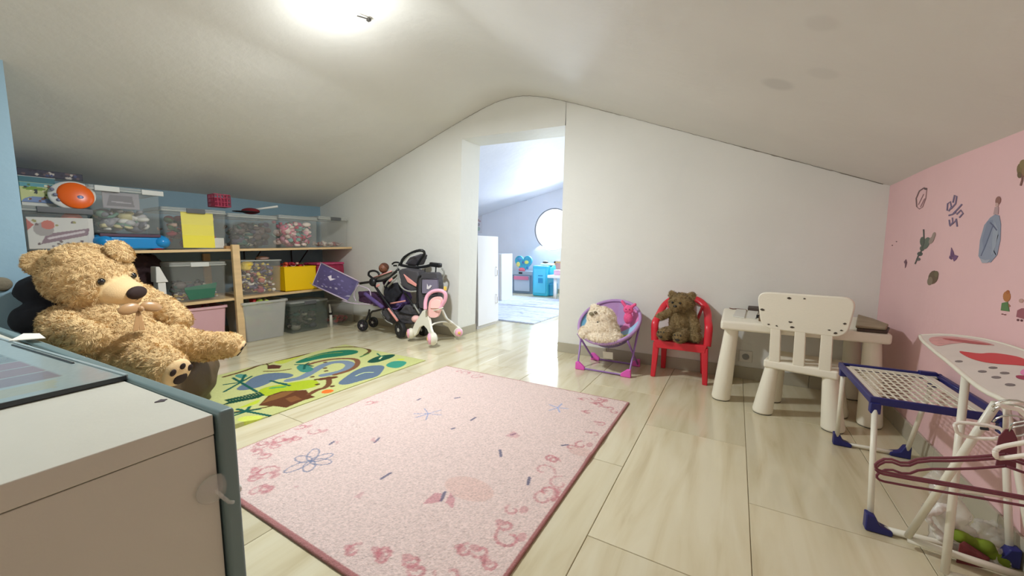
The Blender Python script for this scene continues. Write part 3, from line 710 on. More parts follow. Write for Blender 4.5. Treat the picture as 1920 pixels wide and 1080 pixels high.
tag(MB().prism([(XM-0.014, y0_, z0+0.10), (XM-0.014, y0_+0.03, z0+0.012), (XM-0.014, y1_-0.03, z0+0.02), (XM-0.014, y1_, z0+0.15), (XM-0.014, y0_+0.0, z0+0.12)], (0.003, 0, 0)).build('green_sheet', mat('green_paper', (52, 108, 84), 0.8)), 'dark green sheet inside the clear box on the middle board', 'paper')
jumble('toys', (XM-0.2, (ya+yb)/2, z0+0.006), (0.34, yb-ya-0.07, 0.07), 'mix', 46, 'small figures on the bottom of the box with the green sheet', 12, rmin=0.012, rmax=0.028)
jumble('toys', (XM-0.26, (ya+yb)/2, z0+0.006), (0.26, yb-ya-0.07, 0.17), 'dark', 40, 'dark toys at the back of the box with the green sheet', 13)
ya, yb = P(453, 520, x=XM).y, P(530, 520, x=XM).y; z0 = SM(ya)+0.006; z1 = P(500, 487, x=XM).z
ya = max(ya, py_+0.04)
clear_box('open clear box overflowing with mixed toys right of the wooden post', XM-0.42, XM, ya, yb, z0, z1, lid=False)
jumble('toys', (XM-0.19, (ya+yb)/2, z0+0.006), (0.34, yb-ya-0.06, z1-z0-0.03), 'mix', 130, 'mixed colourful toys in the open clear box by the post', 14, rmin=0.015, rmax=0.04)
q = P(463, 496, x=XM-0.05)
tag(blob(MB().ell(q, (0.05, 0.05, 0.028)).ell(q+V((0, -0.01, -0.03)), (0.045, 0.045, 0.03)).ell(q+V((0, 0.03, 0.012)), (0.03, 0.02, 0.015)), 'plush_toy', mat('yellow_plush', (226, 196, 60), 0.9, bump=0.4, bscale=80), 0.006, 4, 0.004, 0.02), 'yellow soft toy poking out of the open clear box', 'plush toy')
q = P(492, 484, x=XM-0.15)
tag(MB().ell(q, (0.06, 0.06, 0.02)).build('cloth_hat', mat('cream_red_cloth', (190, 160, 150), 0.9, var=0.3, vscale=30), smooth=True), 'pale crumpled doll hat on top of the open clear toy box', 'hat')
ya, yb = P(532, 520, x=XM).y+0.008, P(593, 520, x=XM).y; z0 = SM(ya)+0.006; z1 = P(565, 500, x=XM).z
t = thing('yellow_box', 'plain bright yellow open box full of red toys', 'box', (XM-0.2, (ya+yb)/2, z0))
M_YB = mat('bright_yellow_plastic', (240, 196, 0), 0.45)
mb = MB().b2((XM-0.36, ya, z0), (XM, yb, z0+0.006)); mb.b2((XM-0.006, ya, z0), (XM, yb, z1)); mb.b2((XM-0.36, ya, z0), (XM-0.354, yb, z1)); mb.b2((XM-0.36, ya, z0), (XM, ya+0.006, z1)); mb.b2((XM-0.36, yb-0.006, z0), (XM, yb, z1))
mb.build('body', M_YB, t)
MB().tube([(XM, ya, z1), (XM, yb, z1), (XM-0.36, yb, z1), (XM-0.36, ya, z1)], 0.005, 6, closed=True).build('rim', M_YB, t)
jumble('toys', (XM-0.18, (ya+yb)/2, z0+0.01), (0.33, yb-ya-0.03, z1-z0+0.045), 'red', 110, 'red toys heaped in the bright yellow box', 15, rmin=0.018, rmax=0.04)
ya, yb = P(598, 520, x=XM).y, min(P(648, 520, x=XM).y, 2.92); z0 = SM(ya)+0.006; z1 = P(620, 492, x=XM).z
t = thing('toy_case', 'deep pink patterned toy case at the gable end of the middle board', 'case', (XM-0.15, (ya+yb)/2, z0))
M_PC = mat('deep_pink_case', (158, 34, 72), 0.5, var=0.3, vscale=20)
MB().b2((XM-0.28, ya, z0), (XM-0.02, yb, z1-0.03)).build('body', M_PC, t, bevel=0.012)
MB().b2((XM-0.29, ya-0.004, z1-0.029), (XM-0.015, yb+0.004, z1)).build('lid', mat('pink_case_lid', (190, 70, 110), 0.4, var=0.3, vscale=30), t, bevel=0.01)

# under the middle board, on the floor
def tub(label, px0, px1, pyt, pyb, xf, m, pal, n, seed, depth=0.36, name='storage_tub', lid=False, taper=0.84, fl=0.85, gap=0.0, toplabel=None):
    ya, yb = P(px0, (pyt+pyb)/2, x=xf).y, min(P(px1, (pyt+pyb)/2, x=xf).y, 2.925); z1 = P((px0+px1)/2, pyt, x=xf).z; z1 = min(z1, SM(ya)-0.05)
    t = clear_box(label, xf-depth, xf, ya, yb, 0.002, z1, lid=lid, m=m, name=name, taper=taper, clips=(0.5,), clipm=M_CLIP, rim=0.02)
    if n: jumble('toys', (xf-depth/2, (ya+yb)/2, 0.012), (depth*taper-0.05, (yb-ya)*taper-0.05, z1*fl), pal, n, toplabel, seed)
    return t, ya, yb, z1
tub('pink tinted open tub under the middle board behind the teddy bear leg', 352, 428, 575, 640, XS+0.01, mat('pink_tub_plastic', (222, 176, 182), 0.35, alpha=0.85), 'pink', 40, 20, toplabel='pink toys in the pink tinted tub', fl=0.98)
tub('large hazy grey open tub on the floor beside the wooden post', 457, 541, 560, 640, XS+0.06, M_BOXH, 'green', 70, 21, toplabel='green and red toys heaped in the large grey tub', fl=1.02, depth=0.40)
tub('dark clear lidded box on the floor between the grey tub and the strollers', 545, 617, 563, 612, XS+0.03, mat('smoky_box_plastic', (120, 128, 118), 0.3, alpha=0.25), 'dark', 50, 22, toplabel='dark things filling the smoky lidded box', lid=True, taper=0.95, fl=0.7)
tub('clear box with red toys on the floor under the purple sling panel', 624, 690, 566, 612, XS+0.03, M_BOX, 'red', 26, 23, toplabel='red toys lying in the clear box near the gable wall', taper=0.95, fl=0.35)
q = P(621, 606, x=XS+0.05)
t = thing('toy_post', 'short white toy post with black clasp between two floor boxes', 'toy', (q.x, q.y, 0))
MB().tube([(q.x, q.y, 0), (q.x, q.y, 0.14), (q.x-0.01, q.y-0.005, 0.26)], [0.020, 0.014, 0.008], 10).build('post', M_WT, t, smooth=True)
MB().box((q.x, q.y, 0.155), (0.03, 0.03, 0.025)).build('clasp', M_BLK, t, bevel=0.003)

# ------------------------------------------------------------ rugs
def ramp_pts(L, fx): return [fx(*p) for p in L]
# pink rug
RX0, RX1, RY0, RY1 = -1.816, -0.479, 0.575, 2.125
pr = Paint(RX0, RY0, RX1, RY1, 0.004, (220, 197, 190))
def rp(cx, cy): q = P(430+cx/2.4935, 680+cy/2.4935, z=0.01); return (q.x, q.y)
rg = random.Random(4)
def curl(cx, cy, s, col, k=0.45, a0=0):
    pts = []; a = a0
    for i in range(9): pts.append((cx+s*math.cos(a)*(1-i*0.09), cy+s*math.sin(a)*(1-i*0.09))); a += 0.62
    pr.stroke(pts, 0.011, col, k)
for i in range(42):
    u = rg.random(); side_ = rg.choice('snwe')
    off = rg.uniform(0.03, 0.16)
    x, y = {'s': (RX0+u*1.33, RY0+off), 'n': (RX0+u*1.33, RY1-off), 'w': (RX0+off, RY0+u*1.5), 'e': (RX1-off, RY0+u*1.5)}[side_]
    if side_ == 'n' and -1.4 < x < -0.8: continue
    if side_ == 'w' and y > 1.45: continue
    curl(x, y, rg.uniform(0.022, 0.05), (192, 118, 124), rg.uniform(0.3, 0.6), rg.uniform(0, 6))
    if rg.random() < 0.6: pr.disc((x+0.03, y+0.02), 0.014, (192, 118, 124), 0.5, ry=0.02)
for (cx, cy) in [(115, 412), (160, 430), (210, 385), (260, 360), (310, 350), (110, 535), (170, 580), (120, 500), (700, 905), (835, 915), (690, 880), (1080, 870), (1200, 930), (1270, 750), (1150, 870), (860, 960), (560, 870), (1700, 190), (1660, 230), (1760, 210), (1720, 280), (1680, 330), (1640, 170)]:
    x, y = rp(cx, cy); pr.disc((x, y), 0.020, (190, 110, 118), 0.5, ry=0.012); curl(x+0.02, y, 0.028, (190, 110, 118), 0.4, rg.uniform(0, 6))
def seg(a, b, w_, c, k=1): pr.stroke([rp(*a), rp(*b)], w_, c, k)
# line butterflies
def petal(c, ang, ln, wd, col, w_=0.006, k=0.8):
    pts = []
    for i in range(15):
        t_ = 2*math.pi*i/14; u = ln*(0.5-0.5*math.cos(t_)); v = wd*math.sin(t_)
        pts.append((c[0]+u*math.cos(ang)-v*math.sin(ang), c[1]+u*math.sin(ang)+v*math.cos(ang)))
    pr.stroke(pts, w_, col, k)
BL = (112, 122, 150)
c = rp(380, 462)
for a, l in ((0.4, 0.09), (1.2, 0.085), (2.4, 0.10), (3.3, 0.08), (4.6, 0.10), (5.6, 0.08)): petal(c, a, l, 0.022, BL)
c = rp(930, 240)
for a in (0.3, 1.2, 2.6, 3.7, 4.4, 5.3): pr.stroke([c, (c[0]+0.075*math.cos(a), c[1]+0.075*math.sin(a))], 0.006, (120, 140, 185), 0.8)
c = rp(1535, 212)
for a in (0.3, 1.6, 2.9, 4.3, 5.3): pr.stroke([c, (c[0]+0.06*math.cos(a), c[1]+0.06*math.sin(a))], 0.007, (140, 160, 205), 0.8)
for a, b in (((470, 385), (490, 370)), ((680, 375), (700, 355)), ((1266, 412), (1270, 440)), ((1396, 570), (1404, 540)), ((712, 545), (755, 518)), ((990, 648), (1008, 608)), ((1130, 272), (1150, 258)), ((1040, 312), (1052, 308)), ((1318, 340), (1336, 334)), ((1055, 168), (1078, 164)), ((1555, 390), (1580, 386)), ((880, 176), (892, 170))):
    seg(a, b, 0.012, (84, 86, 116), 0.85)
for L, k in (([(900, 665), (960, 610), (992, 615), (985, 655)], 0.6), ([(1010, 655), (1035, 610), (1055, 640), (1045, 685)], 0.6), ([(655, 365), (680, 350), (684, 376)], 0.4), ([(495, 370), (515, 370), (500, 385)], 0.4), ([(1290, 345), (1330, 320), (1360, 345), (1340, 355)], 0.4), ([(580, 630), (635, 600), (610, 640)], 0.35), ([(300, 580), (330, 575), (310, 590)], 0.35)):
    pr.poly([rp(*q) for q in L], (188, 108, 122), k)
c = rp(1120, 590); pr.disc(c, 0.10, (214, 172, 160), 0.45, ry=0.06)
c = rp(1640, 420); pr.disc(c, 0.05, (206, 160, 150), 0.4, ry=0.04)
pr.grain(0.16, 3)
tn = np.random.RandomState(5).rand(pr.nx, pr.ny); pr.a[tn > 0.93] *= 0.80
mk = (pr.U < RX0+0.012) | (pr.U > RX1-0.012) | (pr.Vv < RY0+0.012) | (pr.Vv > RY1-0.012); pr.a[mk] = rgb(178, 120, 118)
def rugz(U, W):
    r_ = np.random.RandomState(9).rand(*U.shape)*0.0022
    wv = 0.006*np.exp(-((W-1.45-0.3*(U+0.5))/0.05)**2)*np.exp(-((U-RX1)/0.25)**2)+0.006*np.exp(-((W-1.62-0.3*(U+0.5))/0.05)**2)*np.exp(-((U-RX1)/0.22)**2)
    e = np.minimum.reduce([U-RX0, RX1-U, W-RY0, RY1-W]); return r_+wv-0.004*np.exp(-e/0.006)
o = pr.slab('pink_rug', mat('pink_rug_pile', (226, 190, 188), 0.95, attr='paint', sheen=0.25, bump=0.5, bscale=260, spec=0.1), 0.011, zf=lambda U, W: rugz(U, W), side=(150, 96, 92))
tag(o, 'large pale pink rug with small butterflies and curls lying on the tiles', 'rug')
# bottom vertices of the sheet must lie on the floor
me = o.data
nv = pr.nx*pr.ny
for i in range(nv, len(me.vertices)): me.vertices[i].co.z = 0.001

# green play mat
MX0, MX1, MY0, MY1 = -3.05, -2.06, 0.84, 2.16
pm = Paint(MX0, MY0, MX1, MY1, 0.0045, (182, 184, 122))
def mp_(cx, cy): q = P(420+cx/4.8, 600+cy/4.8, z=0.006); return (q.x, q.y)
def round_off(L, n=2):
    for _ in range(n): L = [p for a, b in zip(L, L[1:]+L[:1]) for p in ((a[0]*0.75+b[0]*0.25, a[1]*0.75+b[1]*0.25), (a[0]*0.25+b[0]*0.75, a[1]*0.25+b[1]*0.75))]
    return L
def open_round(L, n=2):
    for _ in range(n): L = [L[0]]+[p for a, b in zip(L, L[1:]) for p in ((a[0]*0.75+b[0]*0.25, a[1]*0.75+b[1]*0.25), (a[0]*0.25+b[0]*0.75, a[1]*0.25+b[1]*0.75))]+[L[-1]]
    return L
def mpoly(L, c): pm.poly([mp_(*q) for q in (L if c[0] < 130 and c[0] > 80 and c[2] < 60 else round_off(L))], c)
def mstr(L, w_, c, k=1): pm.stroke([mp_(*q) for q in (open_round(L) if len(L) > 2 else L)], w_, c, k)
mpoly([(940, 240), (1130, 195), (1000, 180), (860, 230)], (196, 204, 110))
mpoly([(430, 380), (520, 330), (760, 300), (620, 360), (520, 400)], (178, 184, 74))
mpoly([(300, 660), (330, 610), (560, 570), (800, 530), (860, 560), (840, 600), (620, 640), (480, 655), (380, 690)], (160, 176, 40))
mpoly([(90, 800), (300, 760), (340, 700), (200, 760), (40, 830)], (176, 190, 56))
mpoly([(100, 905), (180, 860), (400, 860), (200, 960)], (196, 206, 92))
mpoly([(90, 625), (200, 560), (260, 510), (420, 470), (640, 480), (600, 520), (480, 530), (420, 560), (330, 600), (180, 635)], (92, 108, 126))
mstr([(590, 540), (700, 520), (800, 460), (900, 400), (1000, 375), (1100, 375), (1145, 400), (1110, 440), (1030, 470), (900, 495)], 0.070, (112, 126, 142))
mpoly([(1010, 575), (1080, 520), (1180, 450), (1300, 408), (1460, 405), (1420, 470), (1380, 510), (1250, 540), (1100, 585)], (92, 108, 126))
mstr([(1190, 500), (1260, 470), (1340, 470)], 0.014, (176, 190, 140))
mstr([(0, 510), (180, 460), (330, 400), (450, 370), (700, 320), (830, 270), (1000, 245), (1200, 238), (1290, 255), (1320, 280), (1270, 310)], 0.028, (96, 68, 40))
mstr([(740, 405), (850, 372), (1000, 347), (1170, 345), (1210, 370), (1190, 420), (1110, 460), (1000, 490)], 0.040, (118, 80, 56))
mstr([(360, 460), (480, 460), (600, 440)], 0.018, (96, 68, 40))
mpoly([(620, 385), (760, 330), (920, 285), (1100, 265), (1210, 272), (1205, 300), (1060, 325), (860, 345), (700, 388)], (36, 110, 84))
mstr([(760, 340), (900, 300), (1060, 290)], 0.02, (130, 150, 66), 0.6)
mpoly([(640, 420), (700, 395), (760, 410), (820, 440), (760, 470), (690, 470)], (60, 126, 112))
mpoly([(80, 500), (150, 480), (230, 500), (160, 530)], (80, 136, 120))
mpoly([(1275, 382), (1330, 345), (1400, 320), (1545, 303), (1530, 330), (1450, 360), (1360, 386)], (28, 74, 58))
mstr([(1380, 300), (1400, 320), (1440, 330)], 0.016, (44, 110, 84)); mstr([(1400, 350), (1420, 330)], 0.014, (200, 206, 150))
mpoly([(1450, 405), (1500, 375), (1560, 365), (1650, 372), (1630, 405), (1560, 435), (1480, 425)], (58, 138, 116))
mpoly([(1530, 350), (1640, 345), (1600, 365)], (184, 196, 70))
mpoly([(390, 410), (440, 400), (520, 410), (500, 435), (390, 440)], (84, 50, 36)); mstr([(280, 400), (360, 405), (430, 385)], 0.014, (70, 60, 36)); mstr([(370, 380), (400, 410)], 0.012, (84, 60, 36))
mpoly([(310, 768), (400, 680), (520, 640), (740, 628), (770, 670), (825, 690), (720, 720), (560, 788), (470, 775)], (92, 54, 32))
mpoly([(340, 750), (420, 680), (540, 645), (640, 640), (540, 690), (440, 720)], (122, 84, 46)); mpoly([(550, 705), (640, 680), (700, 710), (600, 740)], (118, 76, 44))
mstr([(70, 830), (300, 800), (440, 770)], 0.016, (98, 74, 40))
mstr([(770, 665), (840, 625), (910, 610), (950, 570), (940, 515)], 0.036, (104, 66, 42)); mstr([(880, 530), (990, 515)], 0.05, (96, 58, 38))
mpoly([(865, 655), (900, 625), (990, 622), (985, 645), (920, 662)], (226, 110, 44))
for q in ((910, 432), (920, 457), (795, 510), (830, 535), (840, 578), (975, 595), (910, 380)): pm.disc(mp_(*q), 0.016, (84, 56, 34))
DG = (24, 84, 72)
for (cx, cy, L) in ((150, 560, [(0, 580), (0, 645), (295, 645), (250, 505), (80, 520), (190, 490)]), (470, 560, [(590, 590), (420, 545), (560, 575)]), (730, 400, [(640, 400), (800, 415), (720, 440), (760, 385)]), (200, 820, [(10, 850), (410, 860), (230, 780), (320, 800), (120, 800), (60, 870)])):
    for q in L: mstr([(cx, cy), q], 0.018, DG)
for i in range(12):
    t_ = i/11; bx_, by_ = 350-300*t_, 675+60*t_; mstr([(bx_, by_), (bx_-35, by_-26+8*t_)], 0.013, (22, 66, 50)); mstr([(bx_, by_), (bx_-45, by_+24)], 0.013, (22, 66, 50))
mstr([(350, 675), (40, 745)], 0.02, (22, 66, 50))
mstr([(430, 610), (540, 600)], 0.03, (86, 150, 80)); mstr([(1230, 330), (1300, 300)], 0.02, (60, 110, 60))
pm.grain(0.07, 8)
def mz(U, W):
    c_ = np.exp(-((U-MX1)**2+(W-MY0-0.02)**2)/0.004)*0.018
    return c_+0.002*np.sin(U*9+W*5)*0+np.exp(-((W-MY0)/0.02)**2)*0.004*np.abs(np.sin(U*20))
o = pm.slab('play_mat', mat('woven_play_mat', (200, 200, 130), 0.9, attr='paint', bump=0.4, bscale=300, spec=0.15), 0.004, zf=lambda U, W: mz(U, W)+0.001)
tag(o, 'green play mat printed with jungle, rivers and a brown house beside the pink rug', 'mat')

# ------------------------------------------------------------ teddy bears
def fur(o, n, ln, m, seed=1, avoid=None, thick=0.0011, curl=0.6):
    """dense short pile standing on the body, one object"""
    me = o.data; rg = np.random.RandomState(seed)
    me.calc_loop_triangles(); nt = len(me.loop_triangles)
    tri = np.empty(nt*3, int); me.loop_triangles.foreach_get('vertices', tri); tri = tri.reshape(-1, 3)
    co = np.empty(len(me.vertices)*3); me.vertices.foreach_get('co', co); co = co.reshape(-1, 3)
    no = np.empty(len(me.vertices)*3); me.vertices.foreach_get('normal', no); no = no.reshape(-1, 3)
    a, b, c = co[tri[:, 0]], co[tri[:, 1]], co[tri[:, 2]]
    ar = np.linalg.norm(np.cross(b-a, c-a), axis=1); pk = rg.choice(nt, n, p=ar/ar.sum())
    u = rg.rand(n, 1); v = rg.rand(n, 1); f = (u+v > 1); u = np.where(f, 1-u, u); v = np.where(f, 1-v, v)
    p = a[pk]+(b-a)[pk]*u+(c-a)[pk]*v; nn = no[tri[pk, 0]]
    if avoid is not None:
        keep = np.ones(n, bool)
        for (q, r) in avoid: keep &= np.linalg.norm(p-np.array(q), axis=1) > r
        p, nn = p[keep], nn[keep]; n = len(p)
    # locks: neighbouring hairs lean together
    cell = np.floor(p/0.016).astype(int); h = (cell[:, 0]*73856093 ^ cell[:, 1]*19349663 ^ cell[:, 2]*83492791) % 9973
    tab = np.random.RandomState(3).randn(9973, 3); lean = tab[h]
    lean -= nn*(lean*nn).sum(1, keepdims=True); lean /= np.linalg.norm(lean, axis=1, keepdims=True)+1e-9
    jit = rg.randn(n, 3)*0.35
    s = np.cross(nn, lean); L = ln*(0.7+0.6*rg.rand(n, 1))
    p1 = p+nn*L*0.55+(lean*curl+jit)*L*0.5; p2 = p1+nn*L*0.2+(lean*curl*1.3+jit*0.8-np.array([0, 0, 0.3]))*L*0.55
    w0 = s*thick*1.0
    vs = np.stack([p-w0, p+w0, p1+w0*0.85, p1-w0*0.85, p2], 1).reshape(-1, 3)
    k = np.arange(n)[:, None]*5
    q4 = k+np.array([[0, 1, 2, 3]]); t3 = k+np.array([[3, 2, 4]])
    m2 = bpy.data.meshes.new('fur'); m2.vertices.add(n*5); m2.vertices.foreach_set('co', vs.ravel())
    m2.loops.add(n*7); m2.loops.foreach_set('vertex_index', np.concatenate([q4, t3], 1).ravel())
    m2.polygons.add(n*2); st = (np.arange(n)[:, None]*7+np.array([[0, 4]])).ravel(); m2.polygons.foreach_set('loop_start', st); m2.polygons.foreach_set('loop_total', np.tile([4, 3], n))
    m2.polygons.foreach_set('use_smooth', [True]*(n*2)); m2.update(); m2.materials.append(m)
    f = bpy.data.objects.new('fur', m2); COL.objects.link(f); f.parent = o; f['kind'] = 'stuff'
    return f
def basis(fwd, up):
    f = V(fwd).normalized(); u = (V(up)-f*V(up).dot(f)).normalized(); r_ = f.cross(u)
    return Matrix((r_, f, u)).transposed()   # columns: right(+x), forward(+y), up(+z)
M_TAN = mat('tan_plush', (220, 190, 140), 0.95, var=0.08, vscale=18, sheen=0.3, spec=0.1)
M_TANS = mat('pale_tan_suede', (222, 190, 142), 0.9, sheen=0.2, spec=0.1, bump=0.2, bscale=200)
M_BROWN = mat('dark_brown_felt', (44, 26, 22), 0.85)
M_SHINE = mat('black_glass_eye', (14, 12, 12), 0.08, spec=0.8)
# black and brown bean bag under the large bear
bc = V((-2.82, 0.74, 0))
mb = MB().ell(bc+V((0, 0, 0.17)), (0.38, 0.32, 0.18)).ell(bc+V((0.14, 0.02, 0.12)), (0.24, 0.25, 0.14))
o = blob(mb, 'bean_bag', mat('dark_brown_leatherette', (88, 70, 48), 0.6, bump=0.5, bscale=10), 0.016, 8, 0.012, 0.15)
tag(o, 'low dark brown bean bag on the floor under the large teddy bear', 'bean bag')
for v_ in o.data.vertices: v_.co.z = max(v_.co.z, 0.003)
k1, k2, k3 = P(62, 545, d=1.93), P(66, 600, d=1.90), P(75, 650, d=1.9)
mb = MB().ell(k1+V((0, 0.06, 0)), (0.12, 0.13, 0.085)).ell(k2+V((0, 0.05, 0)), (0.14, 0.14, 0.09)).ell(k3+V((0.0, 0.06, -0.02)), (0.15, 0.16, 0.10)).cap(k3+V((0, 0.08, -0.05)), 0.14, (k3.x, k3.y+0.1, 0.16), 0.15)
o = blob(mb, 'folded_blanket', mat('navy_black_cloth', (24, 24, 32), 0.9, bump=0.3, bscale=20), 0.014, 3, 0.008, 0.08)
for v_ in o.data.vertices: v_.co.z = max(v_.co.z, 0.003)
tag(o, 'dark navy padded pile slumped behind the large teddy bear by the blue partition', 'cushion')

HC = P(167, 520, d=1.95)                  # head
FACE = V((0.86, 0.50, -0.16)).normalized()
HB = basis(FACE, (-0.15, -0.22, 1))
def H(x, y, z): return HC+HB @ V((x, y, z))     # x to the bear's own right? -> screen left is -x
mb = MB()
mb.ell(HC, (0.178, 0.165, 0.152), HB, 28, 18)
mb.ell(H(0, 0.05, -0.045), (0.165, 0.13, 0.12), HB, 24, 14)
mb.ell(H(0, 0.135, -0.055), (0.098, 0.105, 0.078), HB, 24, 14)      # muzzle
mb.ell(H(0, -0.02, 0.06), (0.14, 0.13, 0.11), HB, 20, 12)
MZ = H(0, 0.235, -0.035)
earL = P(84, 496, d=1.88); earR = P(226, 472, d=1.99)
sL = H(0.10, 0, 0.10); sR = H(-0.10, 0, 0.10)
CH = P(215, 610, d=1.95); BE = P(258, 658, d=1.90)
mb.cap(HC+V((0, 0, -0.12)), 0.09, CH, 0.12)
mb.ell(CH+V((-0.02, 0, -0.02)), (0.17, 0.17, 0.15))
mb.ell(BE+V((-0.06, 0, -0.02)), (0.19, 0.19, 0.17)); mb.ell(BE+V((-0.12, -0.03, -0.06)), (0.18, 0.17, 0.16))
# arms
S1 = P(118, 606, d=1.86); E1 = P(124, 628, d=1.74); W1 = P(166, 632, d=1.62)
mb.cap(S1, 0.085, E1, 0.075); mb.cap(E1, 0.075, W1, 0.064)
S2 = P(262, 558, d=2.08); E2 = P(310, 580, d=2.10); W2 = P(338, 600, d=2.08)
mb.cap(CH+V((0, 0.08, 0.04)), 0.08, S2, 0.075); mb.cap(S2, 0.07, E2, 0.066); mb.cap(E2, 0.066, W2, 0.056)
# legs
H1 = P(262, 672, d=1.88); F1 = P(312, 690, d=1.70)
mb.cap(BE+V((-0.05, -0.04, -0.06)), 0.14, H1, 0.12); mb.cap(H1, 0.11, F1, 0.078)
H2 = P(325, 640, d=2.02); K2 = P(385, 650, d=2.06); F2 = P(432, 646, d=2.04)
mb.cap(BE+V((0, 0.05, -0.04)), 0.12, H2, 0.085); mb.cap(H2, 0.082, K2, 0.078); mb.cap(K2, 0.078, F2, 0.062)
bear = thing('large_teddy_bear', 'very large tan teddy bear with a bow slumped against the blue partition', 'teddy bear', BE-V((0.1, 0, 0.2)))
body = blob(mb, 'body', M_TAN, 0.0085, 7, 0.004, 0.02, parent=bear)
M_FUR = mat('tan_fur', (222, 192, 142), 0.85, var=0.10, vscale=30, spec=0.1)
MZC = H(0, 0.16, -0.055)
footdir1 = (F1-H1).normalized(); footdir2 = (F2-K2).normalized()
S1d = (V((EYE.x, EYE.y, 0.55))-F1).normalized()
fur(body, 120000, 0.0085, M_FUR, 1, avoid=[(MZC, 0.098), (F1+V((0.06, 0.02, -0.015)), 0.056), (F2+V((0.03, 0.035, -0.02)), 0.042)], curl=1.0)
for (ec, side_, s_) in ((earL, 1, sL), (earR, -1, sR)):
    em = MB(); d_ = (ec-s_).normalized(); EB = basis(V((0.75, 0.1 if side_ > 0 else 0.55, 0.5)), d_)
    em.ell(ec, (0.078, 0.034, 0.078) if side_ > 0 else (0.064, 0.030, 0.066), EB, 20, 12); em.cap(s_, 0.045, ec, 0.034)
    e_ = blob(em, 'ear', M_TAN, 0.007, 5, 0.002, 0.02, parent=bear); fur(e_, 9000, 0.007, M_FUR, 5+side_, curl=1.0)
mz = MB().ell(H(0, 0.155, -0.055), (0.094, 0.094, 0.074), HB, 32, 20)
mz.build('muzzle', M_TANS, bear, smooth=True)
MB().ell(H(0, 0.244, -0.042), (0.050, 0.024, 0.034), HB, 20, 12).build('nose', M_BROWN, bear, smooth=True)
MB().tube([H(-0.05, 0.20, -0.092), H(-0.02, 0.232, -0.088), H(0, 0.243, -0.078), H(0.02, 0.232, -0.088), H(0.05, 0.20, -0.092)], 0.003, 6).build('mouth', M_BROWN, bear, smooth=True)
for sx in (-1, 1):
    ep = H(sx*0.078, 0.150, 0.018)
    eo = MB().ell(ep, (0.017, 0.012, 0.017), HB, 16, 10).build('eye', M_SHINE, bear, smooth=True)
# bow
bq = P(262, 580, d=1.80)
BB = basis(V((0.9, 0.1, 0.25)), (0, 0, 1)); M_BOW = mat('gold_brown_ribbon', (170, 130, 84), 0.35, sheen=0.4)
bw = MB()
for sx in (-1, 1):
    bw.ell(bq+BB @ V((sx*0.040, 0.008, 0.006)), (0.042, 0.014, 0.026), BB @ Matrix.Rotation(sx*0.25, 3, 'Y'), 16, 10)
    pts = [bq, bq+BB @ V((sx*0.012+0.01, 0.0, -0.10)), bq+BB @ V((sx*0.012+0.032, 0.0, -0.10)), bq+BB @ V((0.012, 0, 0))]
    bw.prism(pts, BB @ V((0, 0.004, 0)))
bw.ell(bq+BB @ V((0, 0.012, 0)), (0.014, 0.012, 0.014)); bw.build('bow', M_BOW, bear, bevel=0.003)
# foot soles and pads
def pads(F, nrm, R0, up=(0, 0, 1), k=1.0, par=bear, big=True):
    nrm = V(nrm).normalized(); B_ = basis(nrm, up)
    s_ = MB().ell(F+nrm*R0*0.74, (R0*0.80*k, R0*0.34, R0*0.84*k), B_, 24, 12).build('sole', M_TANS, par, smooth=True)
    MB().ell(F+nrm*R0*1.04+B_ @ V((0, 0, -R0*0.28)), (R0*0.42, R0*0.07, R0*0.36), B_, 18, 8).build('pad', M_BROWN, s_, smooth=True)
    for (x_, z_) in ((-0.5, 0.25), (0.0, 0.48), (0.5, 0.25)):
        MB().ell(F+nrm*R0*1.00+B_ @ V((x_*R0, 0, z_*R0)), (R0*0.18, R0*0.07, R0*0.22), B_, 14, 8).build('pad', M_BROWN, s_, smooth=True)
pads(F1, V((0.80, 0.34, -0.30)), 0.076)
pads(F2, V((0.40, 0.62, -0.55)), 0.058)

